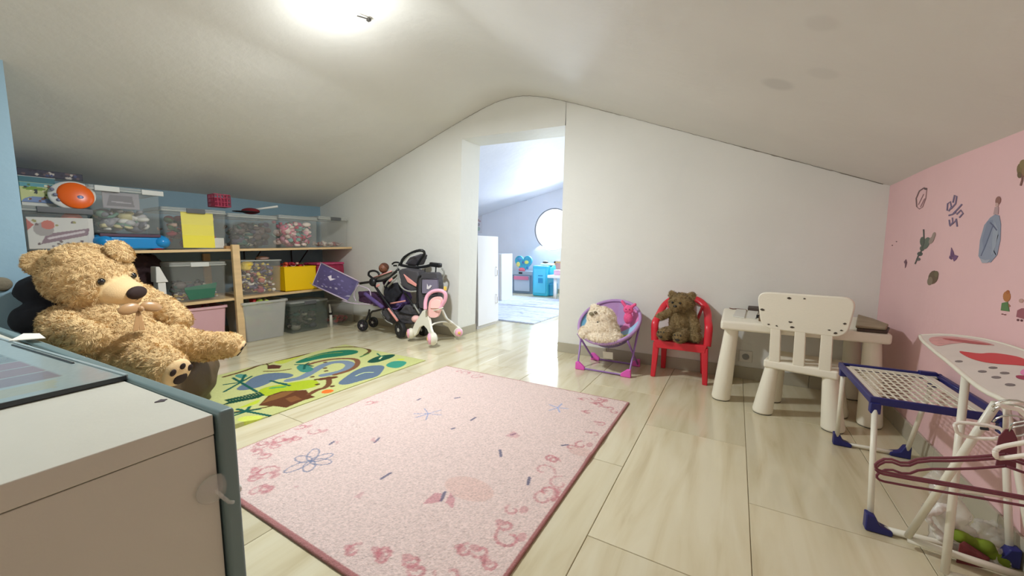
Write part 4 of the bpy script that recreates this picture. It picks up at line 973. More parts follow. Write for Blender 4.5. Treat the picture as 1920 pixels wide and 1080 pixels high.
def small_teddy(name, label, loc, rz, s, m, mpad, feet=True, group=None, lean=0.0):
    t = thing(name, label, 'teddy bear', loc, rz)
    T = Matrix.Translation(V(loc)) @ Matrix.Rotation(rz, 4, 'Z') @ Matrix.Scale(s, 4)
    def G(x, y, z): return T @ V((x, y, z))
    I3 = Matrix.Rotation(rz, 3, 'Z'); mb = MB()
    mb.ell(G(0, 0.02, 0.12), tuple(q*s for q in (0.085, 0.075, 0.115)), I3)
    mb.ell(G(0.0, 0.0, 0.275), tuple(q*s for q in (0.088, 0.078, 0.075)), I3, 20, 12)
    mb.ell(G(-0.015, -0.07, 0.255), tuple(q*s for q in (0.042, 0.034, 0.030)), I3)
    for x_ in (-0.068, 0.070): mb.ell(G(x_, 0.0, 0.335), tuple(q*s for q in (0.030, 0.016, 0.030)), I3)
    mb.cap(G(-0.07, 0.0, 0.20), 0.032*s, G(-0.15, -0.04, 0.155), 0.027*s); mb.cap(G(0.07, 0.0, 0.20), 0.032*s, G(0.12, -0.04, 0.10), 0.027*s)
    mb.cap(G(-0.05, -0.02, 0.05), 0.046*s, G(-0.085, -0.13, 0.052), 0.042*s); mb.cap(G(0.05, -0.02, 0.05), 0.046*s, G(0.03, -0.14, 0.045), 0.040*s)
    mb.cap(G(0.08, -0.0, 0.05), 0.045*s, G(0.12, -0.06, 0.045), 0.04*s)
    b = blob(mb, 'body', m, 0.005, 4, 0.003, 0.012, parent=t)
    for x_ in (-0.042, 0.012): MB().ell(G(x_, -0.082, 0.285), 0.0085*s, None, 12, 8).build('eye', M_SHINE, t, smooth=True)
    MB().ell(G(-0.016, -0.104, 0.262), (0.013*s, 0.008*s, 0.009*s), None, 12, 8).build('nose', M_SHINE, t, smooth=True)
    for (fx, fy, fz) in ((-0.092, -0.168, 0.052), (0.028, -0.176, 0.045)):
        pm_ = MB(); pm_.ell(G(fx, fy, fz-0.014), (0.016*s, 0.005*s, 0.012*s), I3, 12, 6)
        for dx in (-0.02, 0, 0.02): pm_.ell(G(fx+dx, fy+0.002, fz+0.018), (0.006*s, 0.005*s, 0.007*s), I3, 10, 6)
        pm_.build('paw_pads', M_BLK, t, smooth=True)
    return t, b

# ------------------------------------------------------------ red plastic chair
M_RED = mat('red_plastic', (212, 40, 56), 0.35, spec=0.5)
cx0, cy0 = -0.292, 2.79
t = thing('red_plastic_chair', 'small red plastic armchair against the white gable wall', 'chair', (cx0, cy0, 0))
hs = 0.252
def leg(a, b, w0, w1, nm='leg'):
    a = V(a); b = V(b); d = [V((-1, -1, 0)), V((1, -1, 0)), V((1, 1, 0)), V((-1, 1, 0))]
    mb = MB(); mb.add([b+q*w1/2 for q in d]+[a+q*w0/2 for q in d], [(3, 2, 1, 0), (4, 5, 6, 7), (0, 1, 5, 4), (1, 2, 6, 5), (2, 3, 7, 6), (3, 0, 4, 7)]); return mb.build(nm, M_RED, t, bevel=0.005)
leg((cx0-0.148, cy0-0.085, hs-0.012), (cx0-0.162, cy0-0.10, 0), 0.040, 0.030); leg((cx0+0.148, cy0-0.095, hs-0.012), (cx0+0.160, cy0-0.11, 0), 0.040, 0.030)
leg((cx0-0.125, cy0+0.105, hs-0.012), (cx0-0.132, cy0+0.135, 0), 0.040, 0.030); leg((cx0+0.125, cy0+0.105, hs-0.012), (cx0+0.132, cy0+0.135, 0), 0.040, 0.030)
sp_ = Paint(0, 0, 1, 1, 0.1, (0, 0, 0))
mb = MB(); pts = []
for (x_, y_) in ((-0.165, -0.11), (0.165, -0.11), (0.145, 0.12), (-0.145, 0.12)): pts.append((cx0+x_, cy0+y_, hs-0.014))
mb.prism(pts, (0, 0, 0.022)); mb.build('seat', M_RED, t, bevel=0.008)
MB().prism([(cx0-0.150, cy0-0.118, hs-0.045), (cx0+0.150, cy0-0.118, hs-0.045), (cx0+0.162, cy0-0.118, hs+0.006), (cx0-0.162, cy0-0.118, hs+0.006)], (0, 0.012, 0)).build('apron', M_RED, t, bevel=0.004)
arc = [(-0.160, -0.095, hs), (-0.163, -0.09, 0.31), (-0.165, -0.085, 0.375), (-0.155, -0.03, 0.405), (-0.150, 0.04, 0.435), (-0.130, 0.10, 0.485), (-0.08, 0.13, 0.525), (0, 0.14, 0.54)]
arc = arc+[(-x_, y_, z_) for x_, y_, z_ in arc[-2::-1]]
# smooth the loop
def smooth(pts, n=2):
    pts = [V(p) for p in pts]
    for _ in range(n):
        q = [pts[0]]
        for a, b in zip(pts, pts[1:]): q += [a*0.75+b*0.25, a*0.25+b*0.75]
        pts = q+[pts[-1]]
    return pts
MB().tube([V((cx0, cy0, 0))+p for p in smooth(arc)], 0.019, 10, flat=(1.25, 0.65)).build('arm_frame', M_RED, t, smooth=True)
for a, b in (((-0.115, 0.105, 0.49), (-0.045, 0.10, hs+0.01)), ((0.115, 0.105, 0.49), (0.045, 0.10, hs+0.01)), ((0.0, 0.13, 0.53), (0.0, 0.105, hs+0.01))):
    MB().tube([V((cx0, cy0, 0))+V(a), V((cx0, cy0, 0))+V(b)], [0.026, 0.020], 8, flat=(0.4, 1.3)).build('back_slat', M_RED, t, smooth=True)
M_TB2 = mat('olive_brown_plush', (146, 124, 86), 0.95, var=0.15, vscale=40, sheen=0.3, spec=0.1, bump=0.5, bscale=150)
tt, bb = small_teddy('small_teddy_bear', 'olive brown teddy bear sitting on the red plastic chair', (cx0-0.01, cy0-0.02, hs+0.010), R(-8), 0.90, M_TB2, M_BLK)
fur(bb, 26000, 0.008, mat('olive_brown_fur', (156, 134, 96), 0.9, var=0.2, vscale=60, spec=0.1), 3, thick=0.0008)

# ------------------------------------------------------------ moon chair
MCc = V((-0.775, 2.705, 0.352)); tilt = R(36); RRd = 0.222
t = thing('moon_chair', 'round folding child chair in purple, blue and pink padded fabric', 'chair', (MCc.x, MCc.y, 0))
MBs = Matrix.Rotation(R(-8), 3, 'Z') @ Matrix.Rotation(tilt, 3, 'X')      # dish axis (local z) leans toward -y
def G(x, y, z): return MCc+MBs @ V((x, y, z))
rim = [G(RRd*math.cos(a), RRd*math.sin(a), 0) for a in np.linspace(0, 2*math.pi, 48, endpoint=False)]
M_PUR = mat('purple_tube', (150, 110, 180), 0.3, spec=0.6)
MB().tube(rim, 0.012, 8, closed=True).build('rim', mat('purple_padding', (176, 140, 190), 0.8), t, smooth=True)
segs = [(90, 50, (178, 142, 190)), (50, 15, (214, 130, 180)), (15, -15, (156, 196, 226)), (-15, -50, (190, 206, 84)), (-50, -90, (226, 216, 200)), (-90, -128, (214, 206, 200)), (-128, -150, (190, 206, 150)), (-150, -190, (120, 182, 216)), (-190, -228, (116, 178, 210)), (-228, -270, (180, 140, 188))]
depth = 0.125
for a1_, a0_, c in segs:
    vs = []; fs = []; na, nr = 8, 12
    for i in range(na+1):
        a = R(a0_+(a1_-a0_)*i/na); pf_ = math.sin(math.pi*i/na)*0.010
        for j in range(nr+1):
            r_ = RRd*j/nr; z_ = -depth*math.cos(math.pi/2*(j/nr)**1.15)+pf_*math.sin(math.pi*min(1, j/nr))*(j/nr)
            vs.append(G(r_*math.cos(a), r_*math.sin(a), z_))
    n0 = len(vs); vs2 = []
    for i in range(na+1):
        a = R(a0_+(a1_-a0_)*i/na)
        for j in range(nr+1):
            r_ = RRd*j/nr; z_ = -(depth+0.02)*math.cos(math.pi/2*(j/nr)**1.15)-0.004
            vs2.append(G(r_*math.cos(a), r_*math.sin(a), z_))
    for i in range(na):
        for j in range(nr):
            k = i*(nr+1)+j; fs.append((k, k+1, k+nr+2, k+nr+1)); fs.append((n0+k, n0+k+nr+1, n0+k+nr+2, n0+k+1))
    mb = MB(); mb.add(vs+vs2, fs); o = mb.build('fabric_segment', mat('fabric_%d_%d_%d' % c, c, 0.85, bump=0.2, bscale=40), t, smooth=True, label='padded fabric segment')
    del o['label']
MB().lathe([(RRd*0.9, -0.030), (RRd*0.72, -depth*0.72-0.02), (RRd*0.4, -depth-0.035), (0.02, -depth-0.045)], MCc, 'Z', 32, rot=MBs, caps=False).build('under_fabric', mat('dull_purple_cloth', (118, 104, 150), 0.85), t, smooth=True)
fx = 0.185
fl_, fr_ = V((MCc.x-fx-0.0, 2.575, 0.011)), V((MCc.x+fx, 2.575-0.0, 0.011))
bl_, br_ = V((MCc.x-fx+0.02, 2.86, 0.011)), V((MCc.x+fx, 2.86, 0.011))
jl, jr = G(-RRd*0.93, -0.07, -0.012), G(RRd*0.93, -0.07, -0.012)
jl2, jr2 = G(-RRd*0.98, 0.02, -0.012), G(RRd*0.98, 0.02, -0.012)
bkL, bkR = G(-0.17, 0.17, -0.02), G(0.17, 0.17, -0.02)
MB().tube([jl2, fl_, fr_, jr2], 0.008, 8).build('front_frame', M_PUR, t, smooth=True)
MB().tube([G(-0.19, -0.15, -0.015), bl_, br_, G(0.19, -0.15, -0.015)], 0.008, 8).build('rear_frame', M_PUR, t, smooth=True)
M_PKC = mat('hot_pink_rubber', (226, 96, 190), 0.5)
for q, dx in ((fl_, 1), (fr_, -1), (bl_, 1), (br_, -1)):
    MB().prism([q+V((-dx*0.014, 0.013, -0.010)), q+V((dx*0.055, 0.013, -0.010)), q+V((dx*0.055, 0.013, 0.010)), q+V((dx*0.012, 0.013, 0.045)), q+V((-dx*0.012, 0.013, 0.045))], (0, -0.026, 0)).build('corner_cap', M_PKC, t, bevel=0.004)
lq = [P(1130, 659, y=2.60), P(1149, 661, y=2.60), P(1149, 674, y=2.60), P(1131, 671, y=2.60)]
MB().prism(lq, (0, 0.002, 0)).build('care_label', mat('white_paper', (228, 226, 215), 0.8), t)
MB().tube([lq[0].lerp(lq[1], 0.5), G(-0.01, -0.05, -0.160)], 0.001, 5).build('label_string', M_PUR, t)
# plush toys in the moon chair
M_CRM = mat('cream_plush', (244, 232, 210), 0.95, sheen=0.3, spec=0.1, bump=0.5, bscale=120)
oc = G(-0.02, -0.075, 0.01)
t = thing('plush_owl', 'fat cream plush animal with grey eye patches sitting in the moon chair', 'plush toy', oc-V((0, 0, 0.1)))
mb = MB().ell(oc+V((0.0, 0.0, -0.02)), (0.125, 0.10, 0.095)).ell(oc+V((-0.01, 0.01, 0.06)), (0.105, 0.075, 0.085)).ell(oc+V((-0.055, 0.0, 0.125)), (0.035, 0.03, 0.035)).ell(oc+V((0.03, -0.08, -0.06)), (0.12, 0.055, 0.04)).ell(oc+V((-0.10, -0.06, -0.04)), (0.05, 0.05, 0.045)).ell(oc+V((0.10, -0.05, -0.05)), (0.06, 0.05, 0.04))
bo = blob(mb, 'body', M_CRM, 0.006, 5, 0.004, 0.02, parent=t)
fur(bo, 22000, 0.009, mat('cream_fur', (248, 238, 220), 0.9, spec=0.1), 4, thick=0.0008)
fc = V((-0.25, -1, 0.25)).normalized(); FB = basis(fc, (0, 0, 1))
for q, s_, c in (((-0.062, 0.100), 0.019, (128, 118, 92)), ((-0.032, 0.112), 0.014, (110, 100, 80)), ((-0.012, 0.045), 0.018, (150, 136, 108))):
    MB().ell(oc+V((q[0], -0.062, q[1])), (s_, 0.008, s_*0.7), FB, 14, 8).build('eye_patch', mat('greige_felt_%d' % c[0], c, 0.9), t, smooth=True)
MB().ell(oc+V((-0.012, -0.072, 0.046)), (0.005, 0.004, 0.005)).build('nose', M_SHINE, t, smooth=True)
pk = G(0.125, 0.075, 0.02)
t = thing('pink_plush', 'small hot pink soft toy tucked behind the cream plush in the moon chair', 'plush toy', pk)
mb = MB().ell(pk+V((0, 0, 0.03)), (0.036, 0.022, 0.034)).ell(pk+V((0, 0, -0.03)), (0.032, 0.022, 0.045)).cap(pk+V((-0.02, 0, 0.05)), 0.012, pk+V((-0.045, 0.0, 0.085)), 0.011).cap(pk+V((0.02, 0, 0.05)), 0.012, pk+V((0.045, 0.0, 0.07)), 0.011)
blob(mb, 'body', mat('hot_pink_plush', (238, 96, 150), 0.9, bump=0.4, bscale=120), 0.004, 4, 0.002, 0.01, parent=t)
for x_ in (-0.012, 0.012): MB().ell(pk+V((x_, -0.022, 0.035)), 0.0035).build('eye', M_SHINE, t, smooth=True)

# ------------------------------------------------------------ white play table and chair
M_WP = mat('warm_white_plastic', (236, 231, 214), 0.45, bump=0.08, bscale=120)
TX0, TX1, TY0, TY1 = -0.055, 0.645, 2.375, 2.90
t = thing('play_table', 'chunky white plastic play table in the corner by the pink wall', 'table', ((TX0+TX1)/2, (TY0+TY1)/2, 0))
MB().b2((TX0, TY0, 0.428), (TX1, TY1, 0.48)).build('tabletop', M_WP, t, bevel=0.014, bseg=3)
def cone_leg(base, top, r0, r1, par, nm='leg', m=M_WP):
    base = V(base); top = V(top); g = MB().tube([base+V((0, 0, 0.004)), base+V((0, 0, 0.014))+(top-base)*0.0, top], [r0*0.93, r0, r1], 24).build(nm, m, par, smooth=False, bevel=0.003)
    MB().tube([base+V((0, 0, 0.0)), base+V((0, 0, 0.006))], r0*0.90, 20).build('foot_pad', mat('dark_foot_pad', (90, 88, 82), 0.7), g); return g
cone_leg((-0.035, 2.475, 0), (0.0, 2.44, 0.43), 0.049, 0.034, t); cone_leg((0.612, 2.455, 0), (0.590, 2.44, 0.43), 0.049, 0.034, t)
cone_leg((-0.03, 2.875, 0), (0.0, 2.845, 0.43), 0.049, 0.034, t); cone_leg((0.625, 2.872, 0), (0.595, 2.845, 0.43), 0.049, 0.034, t)
ch = V((0.33, 2.44, 0)); cr_ = R(-14)
t = thing('play_chair', 'white plastic child chair with chipped rounded backrest at the play table', 'chair', ch, cr_)
CT = Matrix.Translation(ch) @ Matrix.Rotation(cr_, 4, 'Z')
def lc(o): o.parent = t; return o
lc(MB().b2((-0.152, -0.13, 0.252), (0.152, 0.14, 0.297)).build('seat', M_WP, bevel=0.012, bseg=3))
def cl2(base, top, r0, r1):
    base = V(base); top = V(top); g = lc(MB().tube([base+V((0, 0, 0.004)), base+V((0, 0, 0.014)), top], [r0*0.93, r0, r1], 24).build('leg', M_WP, None, bevel=0.003))
    f_ = MB().tube([base, base+V((0, 0, 0.006))], r0*0.9, 20).build('foot_pad', mat('dark_foot_pad', (90, 88, 82), 0.7)); f_.parent = g
for sx in (-1, 1):
    cl2((sx*0.145, -0.105, 0), (sx*0.118, -0.095, 0.255), 0.047, 0.030); cl2((sx*0.145, 0.125, 0), (sx*0.118, 0.105, 0.255), 0.047, 0.030)
for x_ in (-0.105, -0.004, 0.098):
    lc(MB().add([(x_-0.024, -0.128, 0.29), (x_+0.024, -0.128, 0.29), (x_+0.024, -0.108, 0.29), (x_-0.024, -0.108, 0.29), (x_-0.022, -0.150, 0.475), (x_+0.022, -0.150, 0.475), (x_+0.022, -0.130, 0.475), (x_-0.022, -0.130, 0.475)], [(3, 2, 1, 0), (4, 5, 6, 7), (0, 1, 5, 4), (1, 2, 6, 5), (2, 3, 7, 6), (3, 0, 4, 7)]).build('slat', M_WP, bevel=0.004))
# backrest panel with rounded corners, wider at the top
def rounded(pts, r, n=6):
    out = []; m_ = len(pts)
    for i in range(m_):
        p0, p1, p2 = V(pts[i-1]), V(pts[i]), V(pts[(i+1) % m_]); a = p1+(p0-p1).normalized()*r; b = p1+(p2-p1).normalized()*r
        for k in range(n+1): u = k/n; out.append(a*(1-u)**2+p1*2*u*(1-u)+b*u*u)
    return out
bp_ = rounded([(-0.168, 0, 0.463), (0.168, 0, 0.463), (0.194, 0, 0.655), (-0.194, 0, 0.655)], 0.055)
bp_ = [V((p.x, -0.150-(p.z-0.465)*0.12, p.z)) for p in bp_]
bk = lc(MB().prism(bp_, (0, 0.030, 0)).build('backrest', M_WP, bevel=0.007, bseg=3))
chips = [(-0.055, 0.632), (0.005, 0.635), (-0.166, 0.562), (-0.135, 0.488), (-0.10, 0.484), (-0.045, 0.512), (-0.036, 0.487), (0.105, 0.494), (0.148, 0.498), (0.158, 0.532), (0.128, 0.483)]
for i, (x_, z_) in enumerate(chips):
    rg_ = random.Random(i); s_ = rg_.uniform(0.004, 0.008)
    pts = [V((x_+s_*1.3*math.cos(a)*rg_.uniform(0.6, 1.2), -0.1515-(z_-0.465)*0.12, z_+s_*0.8*math.sin(a)*rg_.uniform(0.6, 1.2))) for a in np.linspace(0, 5.5, 8)]
    pts = [V((p.x, -0.1515-(p.z-0.465)*0.12, p.z)) for p in pts]
    g = MB().prism(pts, (0, 0.003, 0)).build('paint_chip', mat('dark_chip', (78, 70, 58), 0.8)); g.parent = bk
# things on the table
zt = 0.4805
def flat_thing(name, label, cat, quad, h, m, thick=None, z=zt, rnd=0.0):
    pts = [P(px, py, z=z) for px, py in quad]
    return tag(MB().prism(pts, (0, 0, h)).build(name, m, bevel=min(0.0015, h*0.3)), label, cat)
flat_thing('white_booklet', 'white booklet lying at the red chair end of the play table', 'booklet', [(1374, 594), (1396, 597), (1400, 582), (1382, 579)], 0.006, mat('white_card', (210, 208, 200), 0.7))
flat_thing('white_card', 'blank white card between booklet and brown book on the play table', 'card', [(1399, 596), (1417, 598), (1422, 585), (1403, 583)], 0.004, mat('white_card', (210, 208, 200), 0.7))
a = P(1368, 579, z=zt); b_ = P(1398, 582, z=zt)
tag(MB().tube([a+V((0, 0, 0.004)), a+V((0.02, -0.03, 0.005)), a+V((0.05, -0.02, 0.006)), b_+V((0, 0, 0.005)), b_+V((0.005, -0.04, 0.004))], 0.003, 6).build('thin_cord', mat('thin_cord', (110, 74, 62), 0.7)), 'thin brown cord lying behind the booklets on the play table', 'cord')
flat_thing('brown_book', 'brown book lying on the play table beside the chair backrest', 'book', [(1422, 602), (1470, 606), (1470, 585), (1424, 583)], 0.014, mat('brown_card', (120, 98, 70), 0.7, var=0.1))
flat_thing('dark_tablet', 'dark slim case standing slanted behind the brown book', 'case', [(1402, 582), (1470, 590), (1470, 580), (1404, 574)], 0.018, mat('dark_brown_case', (70, 56, 46), 0.6))
q = P(1421, 596, z=zt)
tag(MB().tube([q+V((0, 0, 0.0)), q+V((0, 0, 0.018))], 0.008, 12).build('black_bead', M_BLK, bevel=0.002), 'tiny black bead between white card and brown book', 'bead')
pts = [P(x_, y_, z=zt) for x_, y_ in ((1606, 621), (1664, 626), (1668, 618), (1640, 607), (1610, 598))]
t = thing('folded_cloth', 'greyish beige folded cloth at the pink wall end of the play table', 'cloth', pts[0])
MB().prism(pts, (0, 0, 0.012)).build('dark_underside', mat('dark_brown_case', (70, 56, 46), 0.6), t, bevel=0.003)
MB().prism([p+V((-0.003, 0.01, 0.0125)) for p in pts], (0, 0, 0.014)).build('top_fold', mat('greige_cloth', (150, 136, 112), 0.9, var=0.2, vscale=14, bump=0.5, bscale=30), t, bevel=0.005)
# socket by the table on the wall
q = P(1398, 668, y=YB)
t = thing('wall_socket', 'white wall socket low on the gable wall under the play table', 'socket', q+V((0, -0.01, 0)))
MB().box(q+V((0, -0.006, 0)), (0.075, 0.01, 0.075)).build('plate', M_WT, t, bevel=0.003)
MB().lathe([(0.02, 0), (0.02, -0.006)], q+V((0, -0.012, 0)), 'Y', 20).build('insert', mat('grey_toy_plastic', (150, 150, 146), 0.4), t)

# ------------------------------------------------------------ toy drying rack
M_NAVY = mat('navy_blue_plastic', (30, 34, 104), 0.4); M_TUBE = mat('white_painted_tube', (226, 222, 206), 0.35)
rx0, rx1, ry0, ry1, rz = 0.408, 0.700, 1.632, 2.075, 0.380
t = thing('toy_drying_rack', 'white and navy toy drying rack with lattice top by the pink wall', 'drying rack', ((rx0+rx1)/2, (ry0+ry1)/2, 0))
def tb(pts, r, m, nm, par=None, seg=10): return MB().tube(pts, r, seg).build(nm, m, par or t, smooth=True)
for a, b in (((rx0, ry0, rz), (rx1, ry0, rz)), ((rx0, ry1, rz), (rx1, ry1-0.02, rz)), ((rx0, ry0, rz), (rx0, ry1, rz)), ((rx1, ry0, rz), (rx1, ry1-0.02, rz))):
    a, b = V(a), V(b); c = (a+b)/2; d = b-a
    MB().box(c, (abs(d.x)+0.014, 0.014, 0.024) if abs(d.x) > abs(d.y) else (0.014, abs(d.y), 0.022)).build('rail', M_NAVY, t, bevel=0.003)
n_ = 11
mb = MB()
mb.b2((rx0+0.008, ry0+0.008, rz-0.002), (rx1-0.008, ry0+0.024, rz+0.005)).b2((rx0+0.008, ry1-0.036, rz-0.002), (rx1-0.008, ry1-0.02, rz+0.005)).b2((rx0+0.008, ry0+0.008, rz-0.002), (rx0+0.026, ry1-0.02, rz+0.005)).b2((rx1-0.05, ry0+0.008, rz-0.002), (rx1-0.028, ry1-0.02, rz+0.005))
mb.build('lattice_border', M_TUBE, t, bevel=0.001)
for i in range(n_):
    x_ = rx0+0.03+(rx1-rx0-0.085)*i/(n_-1); MB().b2((x_-0.0018, ry0+0.02, rz-0.001), (x_+0.0018, ry1-0.03, rz+0.003)).build('lattice_bar', M_TUBE, t)
for i in range(11):
    y_ = ry0+0.03+(ry1-ry0-0.075)*i/10; MB().b2((rx0+0.02, y_-0.0018, rz-0.0012), (rx1-0.04, y_+0.0018, rz+0.0026)).build('lattice_bar', M_TUBE, t)
for x_, y_, fx_, fy_ in ((rx0+0.008, ry0, 0.403, 1.519), (rx1-0.005, ry0, 0.697, 1.535), (rx0+0.008, ry1-0.02, 0.431, 2.139), (rx1-0.02, ry1-0.03, 0.655, 2.143)):
    g = tb([(x_, y_, rz-0.012), (fx_, fy_, 0.012)], 0.0082, M_TUBE, 'leg')
    MB().box((x_, y_, rz-0.024), (0.026, 0.026, 0.036)).build('socket', M_NAVY, g, bevel=0.003)
tb([(0.431, 2.139, 0.012), (0.655, 2.143, 0.012)], 0.008, M_TUBE, 'floor_bar'); tb([(0.403, 1.519, 0.012), (0.697, 1.535, 0.012)], 0.010, M_TUBE, 'floor_bar')
for q, dx in (((0.431, 2.139, 0), 1), ((0.655, 2.143, 0), -1), ((0.403, 1.519, 0), 1), ((0.697, 1.535, 0), -1)):
    q = V(q); MB().prism([q+V((-dx*0.014, 0.015, 0.001)), q+V((dx*0.05, 0.015, 0.001)), q+V((dx*0.05, 0.015, 0.016)), q+V((dx*0.02, 0.015, 0.026)), q+V((dx*0.008, 0.015, 0.052)), q+V((-dx*0.014, 0.015, 0.056))], (0, -0.03, 0)).build('foot', M_NAVY, t, bevel=0.004)
MB().tube([(rx1-0.01, ry1-0.03, rz+0.004), (rx1-0.008, ry1-0.19, rz+0.006)], 0.005, 8).build('hinge_arm', M_NAVY, t, smooth=True)
MB().box((rx1-0.035, ry1-0.02, rz+0.004), (0.05, 0.022, 0.03)).build('hinge', M_NAVY, t, bevel=0.003)

# ------------------------------------------------------------ toy ironing board
def onb(px, py, dz=0.0):
    r_ = FWD*FPX+RGT*(px-960)+UPV*(540-py)   # plane z = 0.50+0.045*(2.18-y)+0.33*(x-0.6)
    t_ = (0.533+0.045*2.18-0.33*0.6-EYE.z+dz)/(r_.z+0.045*r_.y-0.33*r_.x); return EYE+r_*t_
bn = V((-0.33, 0.045, 1)).normalized()
A0 = onb(1725, 628)
front = [(1728, 636), (1750, 655), (1780, 678), (1800, 695), (1825, 716), (1850, 733), (1876, 744)]
rear = [(1770, 626), (1830, 632), (1880, 643), (1925, 658)]
t = thing('toy_ironing_board', 'white and red toy ironing board with folding tube legs by the pink wall', 'ironing board', (0.58, 1.5, 0))
fr_pts = [onb(*q) for q in front]; re_pts = [onb(*q) for q in rear]
e1 = fr_pts[-1]; e2 = re_pts[-1]; ax = ((e1-fr_pts[-3]).normalized()+(e2-re_pts[-2]).normalized()).normalized()
fr_pts += [e1+ax*0.20+(e2-e1)*0.0, e1+ax*0.42]; re_pts += [e2+ax*0.18, e2+ax*0.30]
outl = [A0]+fr_pts+re_pts[::-1]


M_IB = mat('worn_white_board', (214, 206, 196), 0.35, var=0.05, vscale=10)
MB().prism([p-bn*0.012 for p in outl], bn*0.012).build('board', M_IB, t, bevel=0.004)
MB().tube([p-bn*0.004 for p in smooth(outl+[outl[0]], 1)], 0.006, 8).build('rim', M_TUBE, t, smooth=True)
def print_on(pts, m, nm, h=0.0006): return MB().prism([onb(*q)+bn*0.0004 for q in round_off(pts)], bn*h).build(nm, m, t)
print_on([(1736, 634), (1768, 630), (1810, 634), (1850, 642), (1872, 650), (1820, 642), (1780, 645), (1755, 651)], mat('dull_pink_print', (206, 150, 146), 0.4, var=0.2, vscale=50), 'pink_print')
print_on([(1762, 634), (1790, 636), (1830, 641), (1868, 648), (1830, 646), (1780, 639)], mat('faded_red_print', (176, 84, 84), 0.5, var=0.3, vscale=80), 'red_print', 0.0010)
print_on([(1795, 658), (1815, 661), (1840, 664), (1855, 662), (1880, 664), (1922, 672), (1940, 690), (1915, 685), (1860, 682), (1830, 676), (1810, 668)], mat('strong_red_print', (196, 12, 28), 0.35), 'red_print', 0.0010)
print_on([(1915, 693), (1945, 688), (1950, 706), (1912, 704)], mat('candy_pink_print', (226, 130, 180), 0.4), 'pink_print', 0.0010)
print_on([(1904, 704), (1930, 706), (1930, 714), (1906, 710)], mat('magenta_print', (150, 20, 70), 0.4), 'magenta_print', 0.0012)
for q in ((1798, 678), (1894, 722), (1868, 708), (1862, 690), (1842, 697), (1884, 700)):
    c_ = onb(*q)+bn*0.0004; MB().prism([c_+V((0.007*math.cos(a), 0.010*math.sin(a), 0.33*0.007*math.cos(a))) for a in np.linspace(0, 5.6, 9)], bn*0.0008).build('speck', mat('grey_print', (120, 110, 108), 0.6), t)
l1t = onb(1795, 692)-bn*0.016+V((0.012, 0, 0)); l1b = V((0.524, 1.391, 0.009)); l2t = onb(1850, 740)-bn*0.018+V((0.01, 0, 0)); l2b = P(1668, 998, z=0.012)
tb([l1t, l1b], 0.009, M_TUBE, 'leg'); tb([l2t, l2b+V((0.03, -0.03, 0.02))], 0.0085, M_TUBE, 'leg')
tb([l1b, l1b+V((0.17, 0.02, 0))], 0.008, M_TUBE, 'floor_bar')
tb([l2b+V((0.03, -0.03, 0.012)), l2b+V((0.25, -0.06, 0.012))], 0.010, M_TUBE, 'floor_bar')
tb([(0.694, 1.68, 0.50), (0.694, 1.40, 0.012)], 0.0085, M_TUBE, 'leg')
tb([l1b+(l1t-l1b)*0.42+V((0.005, 0, 0)), l1b+(l1t-l1b)*0.42+V((0.145, 0.04, 0))], 0.006, M_TUBE, 'cross_bar')

# ------------------------------------------------------------ coat hangers hooked on the ironing board
hk = P(1893, 752, d=0.66)
M_BUR = mat('burgundy_velvet', (108, 44, 56), 0.8, sheen=0.3); M_CHR = mat('chrome', (210, 210, 205), 0.15, metal=1.0); M_WH = mat('white_hanger_plastic', (235, 226, 214), 0.35)
def hanger(label, off, cols, tip_px, seedz=0, group='burgundy hangers'):
    d0 = 0.66+off
    N_ = P(1886, 852+seedz, d=d0); top = P(1884, 776, d=d0)
    t = thing('coat_hanger', label, 'hanger', N_, 0)
    L_ = P(1640+off*40, 884+seedz*1.2, d=0.78+off); r_ = N_+(N_-L_); r_.z = L_.z
    e = V((N_.x-L_.x, N_.y-L_.y, 0)); hw_ = e.length; e.normalize(); L_ = N_-e*hw_; L_.z = N_.z-0.065; r_ = N_+e*hw_; r_.z = L_.z
    def Q(u, z): p = N_+e*u; p.z = N_.z+z+u*0.16; return p
    w_ = hw_
    pts = [Q(0, 0.0), Q(-0.3*w_, -0.018), Q(-0.62*w_, -0.030), Q(-0.74*w_, -0.048), Q(-0.90*w_, -0.040), Q(-w_, -0.056), Q(-w_*0.995, -0.068), Q(-0.9*w_, -0.072), Q(0, -0.070), Q(0.9*w_, -0.072), Q(0.995*w_, -0.068), Q(w_, -0.056), Q(0.90*w_, -0.040), Q(0.74*w_, -0.048), Q(0.62*w_, -0.030), Q(0.3*w_, -0.018)]
    MB().tube(smooth(pts+[pts[0]], 1), 0.0026, 8).build('shoulder_bar', M_BUR, t, smooth=True)
    MB().prism([Q(-0.012, -0.002), Q(-0.010, 0.03), Q(-0.004, 0.045), Q(0.004, 0.045), Q(0.010, 0.03), Q(0.012, -0.002)], V((-e.y, e.x, 0))*0.004).build('neck', M_BUR, t, bevel=0.001)
    hp_ = [Q(0, 0.042)]+[Q(0.022-0.022*math.cos(a)*1.0, 0.072+0.024*math.sin(a)) for a in np.linspace(-0.6, 3.6, 14)][0:0]
    arc_ = [Q(0, 0.042), Q(0.002, 0.055)]+[Q(0.012*0+0.022*math.cos(a), 0.078+0.020*math.sin(a)) for a in np.linspace(-1.3, 2.9, 12)]
    MB().tube(arc_, 0.0016, 8).build('hook', M_CHR, t, smooth=True)
    return t
hanger('burgundy velvet coat hanger, topmost and closest of the three under the ironing board', 0.0, None, None, 0)
hanger('burgundy velvet coat hanger in the middle of the three under the ironing board', 0.018, None, None, 6)
hanger('burgundy velvet coat hanger hanging lowest of the three under the ironing board', 0.045, None, None, 22)
